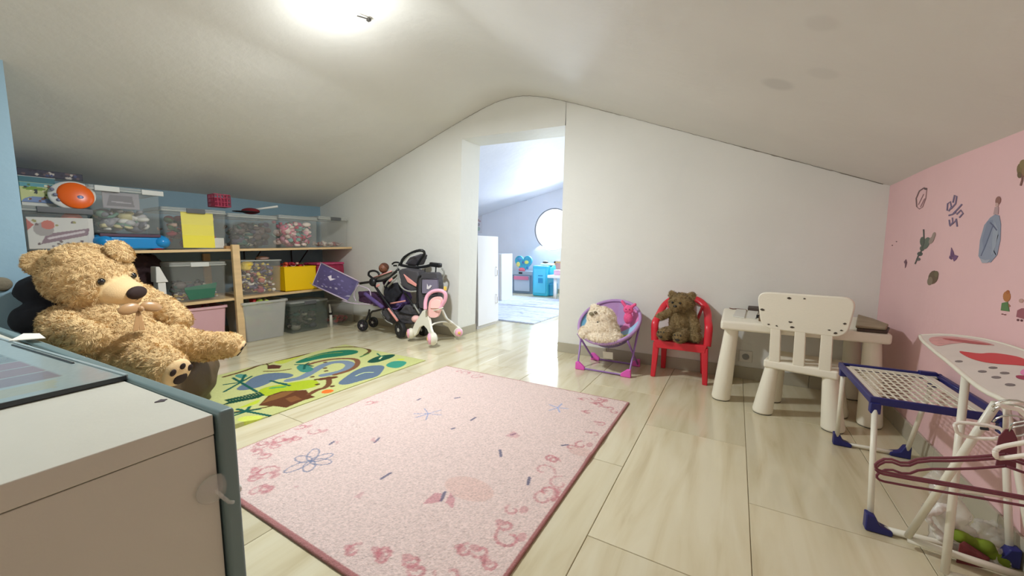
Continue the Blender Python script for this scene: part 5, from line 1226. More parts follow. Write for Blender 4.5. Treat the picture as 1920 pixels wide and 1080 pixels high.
def loop_hanger(label, pxs, d0, d1):
    n_ = len(pxs); pts = [P(x_, y_, d=d0+(d1-d0)*k) for (x_, y_, k) in pxs]
    t = thing('coat_hanger', label, 'hanger', pts[0])
    MB().tube(smooth(pts+[pts[0]], 1), 0.0036, 8).build('loop', M_WH, t, smooth=True); return t, pts
t, pts = loop_hanger('white plastic hanger with a rounded loop end beside the ironing board leg', [(1790, 796, 0), (1800, 791, 0.05), (1870, 800, 0.5), (1885, 812, 0.6), (1876, 823, 0.55), (1830, 822, 0.2), (1796, 815, 0)], 0.80, 0.72)
c_ = P(1835, 805, d=0.775)
MB().tube([P(1838, 803, d=0.77), P(1854, 805, d=0.76)], 0.003, 6).build('dark_strap_slot', M_BLK, t)
MB().tube([P(1885, 812, d=0.73), P(1886, 780, d=0.71), P(1888, 765, d=0.70), P(1900, 757, d=0.70), P(1925, 757, d=0.70)], 0.0036, 8).build('hook', M_WH, t, smooth=True)
t, pts = loop_hanger('white plastic hanger with a square loop end running out of the corner', [(1866, 846, 0), (1874, 838, 0), (1930, 828, 0.6), (1990, 818, 1), (1990, 842, 1), (1935, 852, 0.6), (1876, 860, 0), (1867, 857, 0)], 0.63, 0.56)
MB().tube([P(1960, 822, d=0.60), P(1935, 790, d=0.60), P(1910, 768, d=0.61), P(1880, 762, d=0.62), P(1872, 750+8, d=0.62)], 0.0036, 8).build('hook', M_WH, t, smooth=True)

# ------------------------------------------------------------ plastic bag with contents under the rack
q = P(1815, 975, d=1.14)
M_PB = mat('thin_plastic_film', (226, 222, 214), 0.25, alpha=0.42, spec=0.7, bump=0.6, bscale=25)
mb = MB().cap(P(1765, 905, d=1.14), 0.030, P(1790, 1040, d=1.12), 0.05).ell(P(1840, 1050, d=1.10), (0.085, 0.07, 0.055)).ell(P(1880, 1020, d=1.12), (0.06, 0.06, 0.06)).cap(P(1748, 955, d=1.14), 0.012, P(1790, 990, d=1.13), 0.03)
o = blob(mb, 'plastic_bag', M_PB, 0.010, 2, 0.022, 0.035)
tag(o, 'crumpled clear plastic bag on the floor under the drying rack', 'bag')
a = P(1800, 1005, d=1.09); b_ = P(1875, 1050, d=1.06)
tag(blob(MB().cap(a, 0.018, a.lerp(b_, 0.45), 0.014).cap(a.lerp(b_, 0.4), 0.012, b_, 0.022).ell(a.lerp(b_, 0.6)+V((0, 0, 0.01)), 0.022), 'green_toy', mat('leaf_green_plush', (110, 130, 24), 0.8, var=0.2, vscale=30), 0.005, 3, 0.003, 0.02), 'leaf green toy lying in the clear plastic bag', 'toy')
pts = [P(1798, 1018, d=1.06), P(1850, 1052, d=1.04), P(1836, 1078, d=1.04), P(1790, 1062, d=1.06)]
tag(MB().prism(pts, V((0.02, 0.03, -0.004))).build('red_cloth', mat('maroon_cloth', (122, 56, 58), 0.9, var=0.2, vscale=30, bump=0.5, bscale=40), bevel=0.004), 'folded maroon cloth in the plastic bag', 'cloth')
a = P(1745, 960, d=1.10)
tag(blob(MB().cap(P(1733, 968, d=1.12), 0.006, P(1770, 950, d=1.12), 0.014).cap(P(1740, 972, d=1.12), 0.008, P(1785, 1040, d=1.11), 0.014).cap(P(1770, 955, d=1.12), 0.012, P(1790, 1000, d=1.11), 0.016), 'tied_bag_handle', mat('white_plastic_film', (225, 222, 214), 0.4, bump=0.5, bscale=40), 0.004, 2, 0.005, 0.02), 'twisted white plastic bag handles tied to the ironing board leg', 'bag')

# ------------------------------------------------------------ stickers on the pink wall
XW = XR-0.0005
def on_wall(px, py): return P(px, py, x=XW)
def sticker(name, label, polys, cat='sticker', base=None):
    """polys: list of (pixels, colour) cut from thin vinyl"""
    t = None; allp = [on_wall(*q) for pl_, c in polys for q in pl_]
    cen = sum(allp, V((0, 0, 0)))/len(allp)
    t = thing(name, label, cat, cen)
    for i, (pl_, c) in enumerate(polys):
        MB().prism([on_wall(*q)+V((-0.0001*(i % 5), 0, 0)) for q in pl_], (-0.0008, 0, 0)).build('vinyl_piece', mat('vinyl_%d_%d_%d' % c, c, 0.5), t)
    return t
def oval(cx, cy, rx, ry, n=14, rot=0.0): return [(cx+rx*math.cos(a)*math.cos(rot)-ry*math.sin(a)*math.sin(rot), cy+rx*math.cos(a)*math.sin(rot)+ry*math.sin(a)*math.cos(rot)) for a in np.linspace(0, 2*math.pi, n, endpoint=False)]
def strip(pts, w_):
    out1, out2 = [], []
    for i, p in enumerate(pts):
        a = pts[max(0, i-1)]; b = pts[min(len(pts)-1, i+1)]; dx, dy = b[0]-a[0], b[1]-a[1]; l_ = math.hypot(dx, dy) or 1
        out1.append((p[0]-dy/l_*w_, p[1]+dx/l_*w_)); out2.append((p[0]+dy/l_*w_, p[1]-dx/l_*w_))
    return out1+out2[::-1]
GP = (112, 96, 128)
sticker('feather_sticker', 'pale outlined feather-shaped sticker, highest near the wall corner', [(strip([(1719, 388), (1718, 372), (1724, 358), (1733, 352), (1738, 355)], 1.0), (110, 80, 84)), (strip([(1738, 354), (1736, 372), (1730, 388), (1724, 392), (1719, 388)], 0.7), (150, 112, 116)), (strip([(1722, 384), (1732, 364)], 0.6), (160, 120, 124)), (strip([(1726, 388), (1734, 372)], 0.6), (160, 120, 124)), (oval(1736, 354, 3, 2), (90, 66, 70))])
pl_ = []
for pts in ([(1776, 395), (1777, 382), (1782, 378), (1784, 388), (1779, 396)], [(1783, 392), (1792, 382), (1794, 368), (1790, 366), (1787, 380)], [(1788, 400), (1796, 392), (1804, 383)], [(1794, 402), (1802, 394), (1806, 400), (1799, 408)], [(1779, 404), (1786, 402), (1793, 398)], [(1780, 412), (1781, 422)], [(1786, 408), (1787, 420), (1793, 412)], [(1793, 410), (1795, 425)], [(1781, 424), (1788, 416)]): pl_.append((strip(pts, 1.3), GP))
sticker('script_sticker', 'dusky purple handwritten script sticker beside the feather sticker', pl_)
sticker('gown_sticker', 'tall grey blue sticker of a figure in a long gown', [([(1857, 408), (1866, 402), (1874, 404), (1877, 420), (1876, 450), (1870, 478), (1858, 492), (1842, 492), (1835, 480), (1838, 450), (1846, 422)], (138, 146, 166)), ([(1852, 415), (1862, 412), (1858, 440), (1846, 470), (1842, 450)], (122, 132, 156)), ([(1866, 415), (1873, 430), (1868, 460), (1860, 480), (1862, 440)], (150, 158, 174)), (strip([(1857, 417), (1864, 424), (1870, 432)], 1.2), (84, 90, 120)), (strip([(1862, 424), (1850, 456), (1840, 480)], 0.8), (96, 104, 132)), (strip([(1872, 440), (1864, 470), (1868, 478)], 0.8), (96, 104, 132)), ([(1863, 402), (1866, 388), (1873, 388), (1872, 402)], (178, 148, 150)), (oval(1872, 376, 5, 8, rot=0.2), (140, 96, 88)), (oval(1870, 384, 3, 4), (190, 156, 150)), ([(1838, 484), (1848, 488), (1858, 486), (1852, 493), (1842, 493)], (160, 164, 178))])
sticker('vine_sticker', 'dark green and grey leafy sprig sticker below the feather', [(oval(1730, 453, 5, 9), (80, 92, 80)), (oval(1737, 456, 6, 12, rot=0.4), (92, 104, 92)), (oval(1747, 450, 4, 8, rot=0.5), (150, 132, 124)), (oval(1751, 442, 3, 7, rot=0.3), (150, 132, 124)), (strip([(1732, 430), (1733, 455), (1728, 470), (1722, 480), (1716, 495)], 1.1), (72, 76, 72)), (oval(1725, 476, 5, 4), (70, 78, 74)), (oval(1722, 486, 4, 3), (96, 92, 92)), (oval(1729, 466, 4, 5), (84, 96, 84))])
sticker('butterfly_sticker', 'small purple butterfly sticker between sprig and gown stickers', [([(1784, 464), (1788, 472), (1790, 480), (1784, 483), (1782, 478)], (104, 66, 110)), ([(1790, 478), (1797, 480), (1793, 487), (1789, 490), (1786, 484)], (112, 74, 118)), ([(1781, 479), (1786, 484), (1784, 487), (1780, 484)], (96, 60, 104))])
sticker('bird_sticker', 'tiny dark purple sticker, lowest beside the room corner', [([(1699, 486), (1701, 492), (1699, 500), (1697, 503), (1697, 495), (1695, 491)], (110, 66, 84))])
sticker('cone_sticker', 'small dark olive brown sticker under the leafy sprig', [(oval(1750, 520, 9, 13, rot=0.3), (96, 76, 54)), (oval(1744, 527, 5, 8, rot=0.2), (128, 112, 92)), (oval(1756, 514, 4, 6), (104, 94, 66))])
sticker('tree_sticker', 'brown and olive tree sticker cut by the picture edge', [(oval(1914, 318, 7, 12), (120, 100, 60)), (oval(1920, 308, 8, 9), (132, 112, 70)), (oval(1912, 328, 4, 6), (104, 84, 54)), (strip([(1918, 325), (1917, 338), (1914, 348)], 1.6), (120, 78, 70)), (oval(1924, 322, 7, 10), (140, 110, 76))])
sticker('child_sticker', 'small figure sticker with orange hair and green dress', [(oval(1888, 556, 7, 10), (178, 112, 56)), (oval(1890, 548, 3, 4), (168, 96, 44)), ([(1879, 568), (1890, 566), (1893, 584), (1877, 582)], (84, 124, 72)), (oval(1880, 589, 2, 1), (120, 60, 60)), (oval(1885, 590, 2, 1), (120, 60, 60)), ([(1892, 570), (1895, 574), (1892, 576)], (180, 120, 90))])
sticker('dress_sticker', 'small figure sticker in dusky red dress at the picture edge', [([(1908, 582), (1916, 578), (1924, 578), (1926, 600), (1906, 594)], (150, 84, 96)), (oval(1915, 564, 4, 4), (190, 150, 140)), (oval(1909, 600, 2, 2), (90, 40, 50)), (oval(1916, 601, 2, 2), (90, 40, 50))])
sticker('dot_sticker', 'pair of tiny dark dots on the pink wall near the corner', [(oval(1673, 460, 1.2, 1.2, 6), (110, 70, 74)), (oval(1681, 453, 1.2, 1.2, 6), (120, 80, 84))])
# round knob like fitting on the blue partition
q = P(2, 533, x=XP+0.002)
t = thing('felt_disc', 'round olive brown felt disc stuck on the blue partition above the cabinet', 'disc', q)
MB().lathe([(0.034, 0), (0.036, 0.006), (0.028, 0.014), (0.010, 0.018)], q, 'X', 24).build('face', mat('olive_brown_felt', (118, 110, 92), 0.9, bump=0.4, bscale=60), t, smooth=True)

# ------------------------------------------------------------ strollers and toy walker by the gable wall
M_FR = mat('black_stroller_tube', (26, 27, 30), 0.35); M_GR = mat('charcoal_fabric', (72, 70, 74), 0.85, bump=0.2, bscale=90); M_GL = mat('light_grey_piping', (150, 150, 142), 0.6)
M_PKP = mat('salmon_pink_plastic', (232, 158, 150), 0.5); M_LIL = mat('lilac_tube', (188, 172, 190), 0.4); M_PF = mat('purple_fabric', (92, 72, 128), 0.85, var=0.15, vscale=30); M_RUB = mat('black_rubber', (30, 30, 32), 0.6)
def wheel(par, c, r, wdt, yaw=0.0, hub=(60, 60, 62), nm='wheel'):
    rot = Matrix.Rotation(yaw, 3, 'Z')
    w_ = MB().lathe([(r*0.62, -wdt/2), (r*0.94, -wdt/2), (r, -wdt*0.25), (r, wdt*0.25), (r*0.94, wdt/2), (r*0.62, wdt/2)], c, 'Y', 28, rot=rot).build(nm, M_RUB, par, smooth=False, bevel=0.002)
    hb = MB()
    for k in range(5):
        a = 2*math.pi*k/5; hb.prism([V(c)+rot @ V((math.cos(a+s)*q_, -wdt*0.55, math.sin(a+s)*q_)) for s, q_ in ((-0.5, r*0.22), (-0.16, r*0.66), (0.16, r*0.66), (0.5, r*0.22))], rot @ V((0, wdt*1.1, 0)))
    hb.build('spokes', mat('wheel_hub_%d' % hub[0], hub, 0.4), w_)
    MB().lathe([(r*0.24, -wdt*0.62), (r*0.24, wdt*0.62)], c, 'Y', 16, rot=rot).build('hub', mat('pale_hub', (200, 200, 196), 0.3), w_, bevel=0.001)
    return w_
def tube_px(L, y, r, m, nm, par, sm=1, yo=None):
    pts = [P(q[0], q[1], y=(q[2] if len(q) > 2 else y)) for q in L]
    return MB().tube(smooth(pts, sm) if len(pts) > 2 else pts, r, 8).build(nm, m, par, smooth=True)
def c4(x, y): return (640+x/5.4, 460+y/5.4)
def T(L): return [c4(*q[:2])+tuple(q[2:]) for q in L]
# purple stroller
PY = 2.50
t = thing('purple_doll_stroller', 'purple and lilac doll stroller with its printed sling seat tipped toward the shelves', 'doll stroller', (-3.2, 2.6, 0))
wheel(t, P(680, 610, y=2.60)+V((0, 0, 0.0)), 0.062, 0.030, R(12), (70, 56, 74))
wheel(t, P(700, 604, y=2.74), 0.058, 0.028, R(12), (70, 56, 74))
cs = [(602, 493), (674, 528), (651, 564), (586, 534)]
pn = Paint(0, 0, 1, 1, 0.012, (84, 74, 118))
rg = random.Random(2)
for i in range(60): pn.disc((rg.random(), rg.random()), rg.uniform(0.01, 0.04), rg.choice([(120, 108, 160), (66, 58, 100), (190, 182, 200), (100, 88, 140)]), 0.7)
pn.poly([(0.30, 0.60), (0.36, 0.72), (0.40, 0.60), (0.50, 0.66), (0.40, 0.48)], (225, 215, 225))
A_, B_, C__, D_ = [P(*q, y=yy) for q, yy in zip(cs, (2.44, 2.60, 2.50, 2.36))]
# bilinear sling, a little sagging
def sling(pa, quad, name, par, sag, th=0.004):
    o = pa.slab(name, M_PRINT, 0.004); me = o.data; a, b, c, d = quad; nrm = (b-a).cross(d-a).normalized()
    for v_ in me.vertices:
        u, w_, h_ = v_.co; base = (a*(1-u)+b*u)*(w_)+(d*(1-u)+c*u)*(1-w_)
        v_.co = base+nrm*(-sag*math.sin(math.pi*u)*math.sin(math.pi*w_)+h_)
    o.parent = None; put_under(o, par); return o
sling(pn, (A_, B_, C__, D_), 'printed_sling', t, 0.025)
MB().tube([A_, B_], 0.007, 8).build('side_tube', M_LIL, t, smooth=True); MB().tube([D_, C__], 0.007, 8).build('side_tube', M_LIL, t, smooth=True)
MB().tube([A_+V((-0.02, 0, 0.01)), A_, D_, D_+V((-0.04, 0, 0.02))], 0.004, 8).build('end_cord', M_LIL, t, smooth=True)
tube_px(T([(170, 400, 2.50), (120, 500, 2.50), (150, 570, 2.50)]), 0, 0.006, M_LIL, 'hood_hoop', t)
tube_px(T([(180, 410, 2.52), (240, 425, 2.54), (290, 450, 2.56), (300, 520, 2.56)]), 0, 0.006, M_LIL, 'hood_hoop', t)
tube_px(T([(10, 560, 2.44), (120, 590, 2.48), (320, 600, 2.56)]), 0, 0.006, M_LIL, 'side_tube', t)
tube_px(T([(240, 490, 2.52), (330, 560, 2.52), (420, 630, 2.52)]), 0, 0.020, M_PF, 'padded_bar', t)
tube_px(T([(430, 640, 2.55), (370, 660, 2.56), (300, 670, 2.58), (285, 740, 2.60)]), 0, 0.010, M_FR, 'wheel_fork', t)
tube_px(T([(285, 650, 2.60), (270, 720, 2.60), (225, 800, 2.60)]), 0, 0.009, M_FR, 'wheel_fork', t)
mb = MB().prism([P(*c4(*q), y=2.62) for q in ((170, 470), (300, 480), (420, 560), (430, 650), (300, 600), (170, 570))], (0, 0.10, 0))
blob(mb, 'seat_fabric', mat('plum_fabric', (70, 40, 74), 0.9, var=0.3, vscale=20), 0.008, 5, 0.006, 0.05, parent=t)
mb = MB().prism([P(*c4(*q), y=2.70) for q in ((450, 470), (520, 410), (620, 440), (645, 520), (630, 620), (530, 660), (480, 620))], (0, 0.10, 0))
blob(mb, 'seat_back', M_PF, 0.008, 6, 0.010, 0.05, parent=t)
tube_px(T([(500, 588, 2.66), (580, 575, 2.66), (650, 562, 2.68)]), 0, 0.008, M_PKP, 'trim', t); tube_px(T([(510, 640, 2.66), (560, 650, 2.66), (600, 610, 2.68)]), 0, 0.007, M_PF, 'trim', t)
# black and grey pram
t = thing('black_doll_pram', 'black and grey doll pram with round canopy hoop, hanging bag and pink trims', 'doll pram', (-2.75, 2.75, 0))
wheel(t, P(751, 618, y=2.60), 0.080, 0.044, R(-14), (46, 46, 50)); wheel(t, P(793, 618, y=2.82), 0.068, 0.036, R(-14), (46, 46, 50))
tube_px(T([(190, 385, 2.62), (300, 370, 2.62), (470, 350, 2.64), (580, 240, 2.66)]), 0, 0.013, M_FR, 'chassis_tube', t)
tube_px(T([(300, 350, 2.62), (400, 500, 2.60), (500, 640, 2.58), (590, 780, 2.585)]), 0, 0.013, M_FR, 'chassis_tube', t)
tube_px(T([(476, 640, 2.565), (570, 765, 2.56)]), 0, 0.011, M_PKP, 'pink_tube_sleeve', t)
hoop = [(600, 195, 2.70), (625, 130, 2.70), (700, 80, 2.71), (780, 50, 2.72), (835, 55, 2.74), (845, 90, 2.76), (800, 150, 2.78), (770, 200, 2.78)]
tube_px(T(hoop), 0, 0.014, M_FR, 'canopy_hoop', t)
cn = [P(*c4(x_, y_), y=y2) for x_, y_, y2 in ((640, 190, 2.72), (690, 120, 2.72), (800, 85, 2.74), (830, 100, 2.76), (790, 200, 2.80), (700, 210, 2.78))]
mb = MB().prism(cn, (0, 0.07, 0)); blob(mb, 'canopy', mat('dark_grey_net', (84, 82, 90), 0.8), 0.007, 4, 0.002, 0.05, parent=t)
tube_px(T([(630, 160, 2.70), (690, 100, 2.69), (740, 80, 2.69)]), 0, 0.005, M_GL, 'canopy_trim', t)
tube_px(T([(515, 190, 2.68), (540, 170, 2.68), (590, 175, 2.69), (585, 205, 2.69), (530, 205, 2.68)]), 0, 0.009, M_FR, 'knob_loop', t)
tube_px(T([(600, 200, 2.70), (680, 215, 2.72), (780, 225, 2.76), (880, 210, 2.78), (920, 190, 2.79)]), 0, 0.014, M_FR, 'handle_arm', t)
MB().box(P(*c4(955, 198), y=2.80), (0.135, 0.05, 0.044), Matrix.Rotation(R(4), 3, 'Y')).build('handle_grip', M_FR, t, bevel=0.014, bseg=3)
tube_px(T([(1020, 235, 2.83), (1045, 270, 2.83), (1030, 340, 2.83), (1000, 420, 2.84)]), 0, 0.009, M_GL, 'strap', t)
tube_px(T([(570, 190, 2.68), (570, 270, 2.67), (600, 260, 2.67)]), 0, 0.007, M_GL, 'strap', t)
for q in ([(575, 280, 2.66), (480, 350, 2.64), (440, 410, 2.63)], [(560, 330, 2.66), (470, 420, 2.63)]): tube_px(T(q), 0, 0.009, M_GL, 'strap', t)
mb = MB(); mb.prism([P(*c4(*q), y=2.66) for q in ((325, 330), (510, 262), (540, 290), (500, 345), (380, 365))], (0, 0.06, 0)); blob(mb, 'armrest_pad', mat('greige_fabric', (120, 116, 106), 0.85), 0.006, 4, 0.002, 0.04, parent=t)
tube_px(T([(330, 325, 2.64), (510, 260, 2.65)]), 0, 0.006, M_PKP, 'trim', t)
tube_px(T([(275, 300, 2.64), (280, 265, 2.64), (330, 255, 2.64), (370, 270, 2.64), (385, 300, 2.64)]), 0, 0.011, M_FR, 'front_loop', t); tube_px(T([(275, 300, 2.64), (310, 330, 2.64), (350, 345, 2.64)]), 0, 0.012, M_FR, 'front_loop', t)
for q in ((370, 408), (500, 350)):
    c_ = P(*c4(*q), y=2.60); MB().box(c_, (0.05, 0.012, 0.022), Matrix.Rotation(R(-28), 3, 'Y')).build('pink_tab', M_PKP, t, bevel=0.004)
mb = MB(); mb.prism([P(*c4(*q), y=2.65) for q in ((575, 250), (640, 230), (760, 260), (800, 330), (770, 460), (690, 470), (600, 400))], (0, 0.13, 0)); blob(mb, 'carrycot', M_GR, 0.008, 6, 0.004, 0.05, parent=t)
tube_px(T([(575, 260, 2.64), (575, 370, 2.63), (620, 440, 2.63), (690, 470, 2.63), (760, 465, 2.64)]), 0, 0.008, M_GL, 'carrycot_piping', t)
mb = MB(); mb.prism([P(*c4(*q), y=2.635) for q in ((625, 290), (760, 395), (755, 420), (670, 375))], (0, 0.014, 0)); mb.build('pink_trim', M_PKP, t, bevel=0.004)
mb = MB(); mb.prism([P(*c4(*q), y=2.64) for q in ((400, 660), (470, 640), (560, 700), (640, 600), (760, 620), (800, 700), (740, 800), (540, 800), (450, 780))], (0, 0.16, 0)); blob(mb, 'shopping_basket', M_GR, 0.009, 6, 0.012, 0.06, parent=t)
tube_px(T([(400, 680, 2.63), (440, 760, 2.62), (520, 800, 2.61)]), 0, 0.006, M_GL, 'basket_piping', t); tube_px(T([(570, 665, 2.63), (660, 700, 2.63), (790, 705, 2.64)]), 0, 0.006, M_FR, 'basket_piping', t)
mb = MB(); mb.prism([P(*c4(*q), y=2.66) for q in ((420, 400), (560, 380), (600, 480), (520, 600), (440, 560))], (0, 0.06, 0)); blob(mb, 'black_cover', mat('black_fabric', (30, 30, 38), 0.9), 0.009, 5, 0.008, 0.05, parent=t)
tube_px(T([(735, 600, 2.62), (790, 690, 2.60)]), 0, 0.008, M_GL, 'chassis_tube', t); tube_px(T([(640, 480, 2.68), (700, 560, 2.66), (740, 640, 2.64)]), 0, 0.012, M_FR, 'chassis_tube', t)
c_ = P(*c4(318, 372), y=2.60); MB().ell(c_, (0.045, 0.03, 0.045)).build('fold_joint', M_FR, t, smooth=True)
# hanging bag with butterfly
t = thing('grey_bag', 'grey bag with a white butterfly hanging from the black pram handle', 'bag', P(*c4(870, 640), y=2.68))
bgp = rounded([P(*c4(*q), y=2.66) for q in ((785, 640), (760, 330), (830, 275), (960, 275), (985, 400), (960, 640))], 0.03)
MB().prism(bgp, (0, 0.075, 0)).build('body', M_GR, t, bevel=0.008)
MB().prism(rounded([P(*c4(*q), y=2.645) for q in ((815, 490), (815, 340), (975, 335), (975, 480))], 0.02), (0, 0.016, 0)).build('pocket', mat('lilac_grey_fabric', (124, 118, 138), 0.8), t, bevel=0.004)
tube_px(T([(775, 640, 2.65), (765, 480, 2.65), (775, 350, 2.65), (800, 300, 2.65)]), 0, 0.010, M_FR, 'black_side', t)
tube_px(T([(815, 490, 2.642), (890, 505, 2.642), (975, 482, 2.642), (980, 340, 2.642), (815, 340, 2.642), (812, 480, 2.642)]), 0, 0.003, M_FR, 'pocket_zip', t, 0)
for L in ([(870, 390), (866, 440), (890, 445), (885, 420)], [(886, 420), (895, 440), (920, 408), (900, 402)]):
    MB().prism([P(*c4(*q), y=2.641) for q in L], (0, -0.003, 0)).build('butterfly_wing', mat('white_print', (225, 220, 225), 0.7), t)
tube_px(T([(845, 290, 2.68), (848, 235, 2.72)]), 0, 0.005, M_FR, 'strap', t); tube_px(T([(955, 290, 2.68), (958, 225, 2.76)]), 0, 0.007, M_FR, 'strap', t)
# brown doll head
hc = P(*c4(428, 232), y=2.72)
t = thing('baby_doll', 'brown baby doll whose round head looks out of the strollers', 'doll', hc-V((0, 0, 0.15)))
MB().ell(hc, (0.048, 0.05, 0.050), None, 20, 14).build('head', mat('brown_vinyl', (128, 80, 58), 0.5), t, smooth=True)
MB().ell(hc+V((0, 0.008, 0.010)), (0.050, 0.048, 0.046), None, 20, 14).build('hair', mat('dark_brown_hair', (96, 58, 42), 0.9, bump=0.5, bscale=120), t, smooth=True)
for s in (-1, 1): MB().ell(hc+V((s*0.016+0.01, -0.047, 0.0)), 0.004).build('eye', M_SHINE, t, smooth=True)
blob(MB().cap(hc+V((0, 0.01, -0.06)), 0.028, hc+V((0.01, 0.03, -0.15)), 0.045).cap(hc+V((-0.03, 0.01, -0.07)), 0.018, hc+V((-0.09, 0.0, -0.10)), 0.014).cap(hc+V((0.03, 0.01, -0.07)), 0.018, hc+V((0.09, 0.0, -0.09)), 0.014), 'body', mat('plum_fabric', (70, 40, 74), 0.9), 0.006, 4, 0, 0.1, parent=t)
# pink and white walker / doll seat
t = thing('pink_toy_walker', 'pink and white plastic doll walker with round wheels by the doorway', 'toy walker', P(805, 640, z=0))
M_WW = mat('ivory_plastic', (224, 220, 204), 0.4); M_LP = mat('light_pink_plastic', (240, 178, 200), 0.4); M_PE = mat('peach_pink_plastic', (240, 190, 184), 0.5)
tube_px(T([(850, 650, 2.530), (850, 560, 2.550), (880, 490, 2.570), (950, 455, 2.590), (1030, 460, 2.610), (1060, 500, 2.620), (1050, 560, 2.620), (1025, 600, 2.620), (1000, 640, 2.610)]), 0, 0.017, M_LP, 'seat_hoop', t, 2)
MB().prism(rounded([P(*c4(*q), y=yy) for q, yy in (((868, 700), 2.570), ((890, 560), 2.590), ((940, 520), 2.600), ((1010, 520), 2.620), ((1020, 600), 2.620), ((975, 730), 2.600), ((900, 735), 2.580))], 0.03), (0, 0.02, 0)).build('seat_back', M_PE, t, bevel=0.006)
MB().prism(rounded([P(*c4(*q), y=yy) for q, yy in (((895, 640), 2.575), ((905, 570), 2.585), ((955, 545), 2.590), ((1005, 560), 2.605), ((1000, 640), 2.600))], 0.02), (0, 0.012, 0)).build('seat_inset', mat('pale_pink_plastic', (245, 206, 200), 0.5), t, bevel=0.004)
MB().ell(P(*c4(755, 745), y=2.62), (0.045, 0.04, 0.035)).build('snack_tray', M_PE, t, smooth=True)
tube_px(T([(840, 655, 2.60), (900, 660, 2.61), (970, 655, 2.58), (1030, 630, 2.60)]), 0, 0.006, M_WW, 'front_bar', t)
MB().box(P(*c4(1052, 437), y=2.62), (0.024, 0.02, 0.036)).build('yellow_peg', mat('warm_yellow_plastic', (236, 200, 90), 0.4), t, bevel=0.005)
def strut(L, th, m=M_WW, nm='leg'): return MB().prism([P(*c4(x_, y_), y=yy) for x_, y_, yy in L], (0, th, 0)).build(nm, m, t, bevel=0.006)
strut([(822, 660, 2.58), (862, 665, 2.58), (890, 760, 2.56), (905, 850, 2.54), (925, 900, 2.52), (885, 900, 2.52), (865, 850, 2.54), (830, 810, 2.56), (790, 830, 2.56), (760, 900, 2.56), (725, 930, 2.56), (700, 890, 2.56), (740, 790, 2.57)], 0.03)
strut([(1000, 650, 2.74), (1015, 650, 2.74), (1060, 740, 2.78), (1180, 830, 2.84), (1215, 870, 2.86), (1190, 925, 2.86), (1150, 925, 2.86), (1110, 880, 2.85), (1080, 830, 2.82), (1020, 800, 2.80), (1040, 775, 2.80), (1120, 810, 2.82), (1040, 740, 2.77)], 0.03)
tube_px(T([(905, 820, 2.56), (930, 795, 2.60), (1000, 775, 2.70), (1060, 775, 2.78), (1110, 800, 2.82)]), 0, 0.008, M_WW, 'rear_bar', t)
def ball_wheel(px, py, y, r, yaw=0.3):
    c = P(px, py, y=y); c.z = max(c.z, r); rot = Matrix.Rotation(yaw, 3, 'Z')
    w_ = MB().ell(c, (r, r*0.72, r), rot, 22, 14).build('wheel', M_WW, t, smooth=True)
    MB().lathe([(r*0.86, -r*0.36), (r*0.80, -r*0.62), (r*0.30, -r*0.80)], c, 'Y', 22, rot=rot).build('pink_face', M_LP, w_, smooth=True)
    MB().lathe([(r*0.32, -r*0.76), (r*0.30, -r*0.84), (0.002, -r*0.86)], c, 'Y', 16, rot=rot).build('yellow_hub', mat('warm_yellow_plastic', (236, 200, 90), 0.4), w_, smooth=True)
ball_wheel(*c4(925, 945), 2.50, 0.060, -0.7); ball_wheel(*c4(705, 890), 2.56, 0.050, -0.7)
ball_wheel(*c4(1185, 880), 2.84, 0.045, 0.9)

# ------------------------------------------------------------ far room
WX = -2.385
t = thing('white_wardrobe', 'white two-panel cupboard standing just inside the far room doorway', 'wardrobe', (WX-0.25, 3.52, 0))
M_FW = mat('glossy_white_laminate', (235, 236, 242), 0.25); zt_ = 1.02
MB().b2((WX-0.50, 3.325, 0.03), (WX-0.02, 3.735, zt_)).build('body', M_FW, t, bevel=0.002)
MB().b2((WX-0.018, 3.327, 0.035), (WX, 3.733, zt_)).build('door', M_FW, t, bevel=0.003)
MB().b2((WX-0.49, 3.34, 0), (WX-0.03, 3.72, 0.03)).build('plinth', M_FW, t)
for z_ in (0.30, 0.62): 
    MB().tube([(WX+0.001, 3.68, z_-0.05), (WX+0.02, 3.68, z_-0.045), (WX+0.02, 3.68, z_+0.045), (WX+0.001, 3.68, z_+0.05)], 0.004, 8).build('handle', M_CHR, t, smooth=True)
t = thing('gap_shade_strip', 'thin grey strip standing for the shaded gap between door jamb and white wardrobe', 'panel', (WX-0.1, YD+0.04, 0))  # shade of the gap beside the wardrobe, put in as a grey strip
MB().b2((WX-0.35, YD+0.015, 0.0), (WX-0.012, YD+0.035, 1.0)).build('board', mat('grey_brown_gap_shade', (120, 112, 108), 0.6), t); MB().b2((WX-0.012, YD+0.013, 0.0), (WX-0.009, YD+0.037, 1.0)).build('edging', mat('grey_brown_gap_shade', (120, 112, 108), 0.6), t)
a0 = P(936, 540, y=5.4)
t = thing('white_column_unit', 'white tall narrow unit standing behind the wardrobe', 'cabinet', (a0.x, 5.5, 0))
a1, a2_ = P(925, 500, y=5.4), P(941, 476, y=5.4)
MB().b2((a1.x-0.3, 5.4, 0), (a2_.x, 5.75, a2_.z)).build('body', M_FW, t, bevel=0.003); MB().b2((a2_.x-0.04, 5.385, 0.02), (a2_.x-0.002, 5.399, a2_.z-0.01)).build('front_strip', mat('white_toy_plastic', (225, 222, 215), 0.3), t)
b0, b1 = P(941, 542, y=6.6), P(947, 523, y=6.6)
t = thing('dark_bin', 'small dark grey bin on the far room floor beside the white unit', 'bin', (b0.x, 6.6, 0))
MB().lathe([(0.05, 0.002), (0.065, b1.z), (0.058, b1.z), (0.045, 0.02)], ((b0.x+b1.x)/2, 6.6, 0), 'Z', 20).build('body', mat('slate_plastic', (70, 80, 96), 0.5), t, smooth=True)
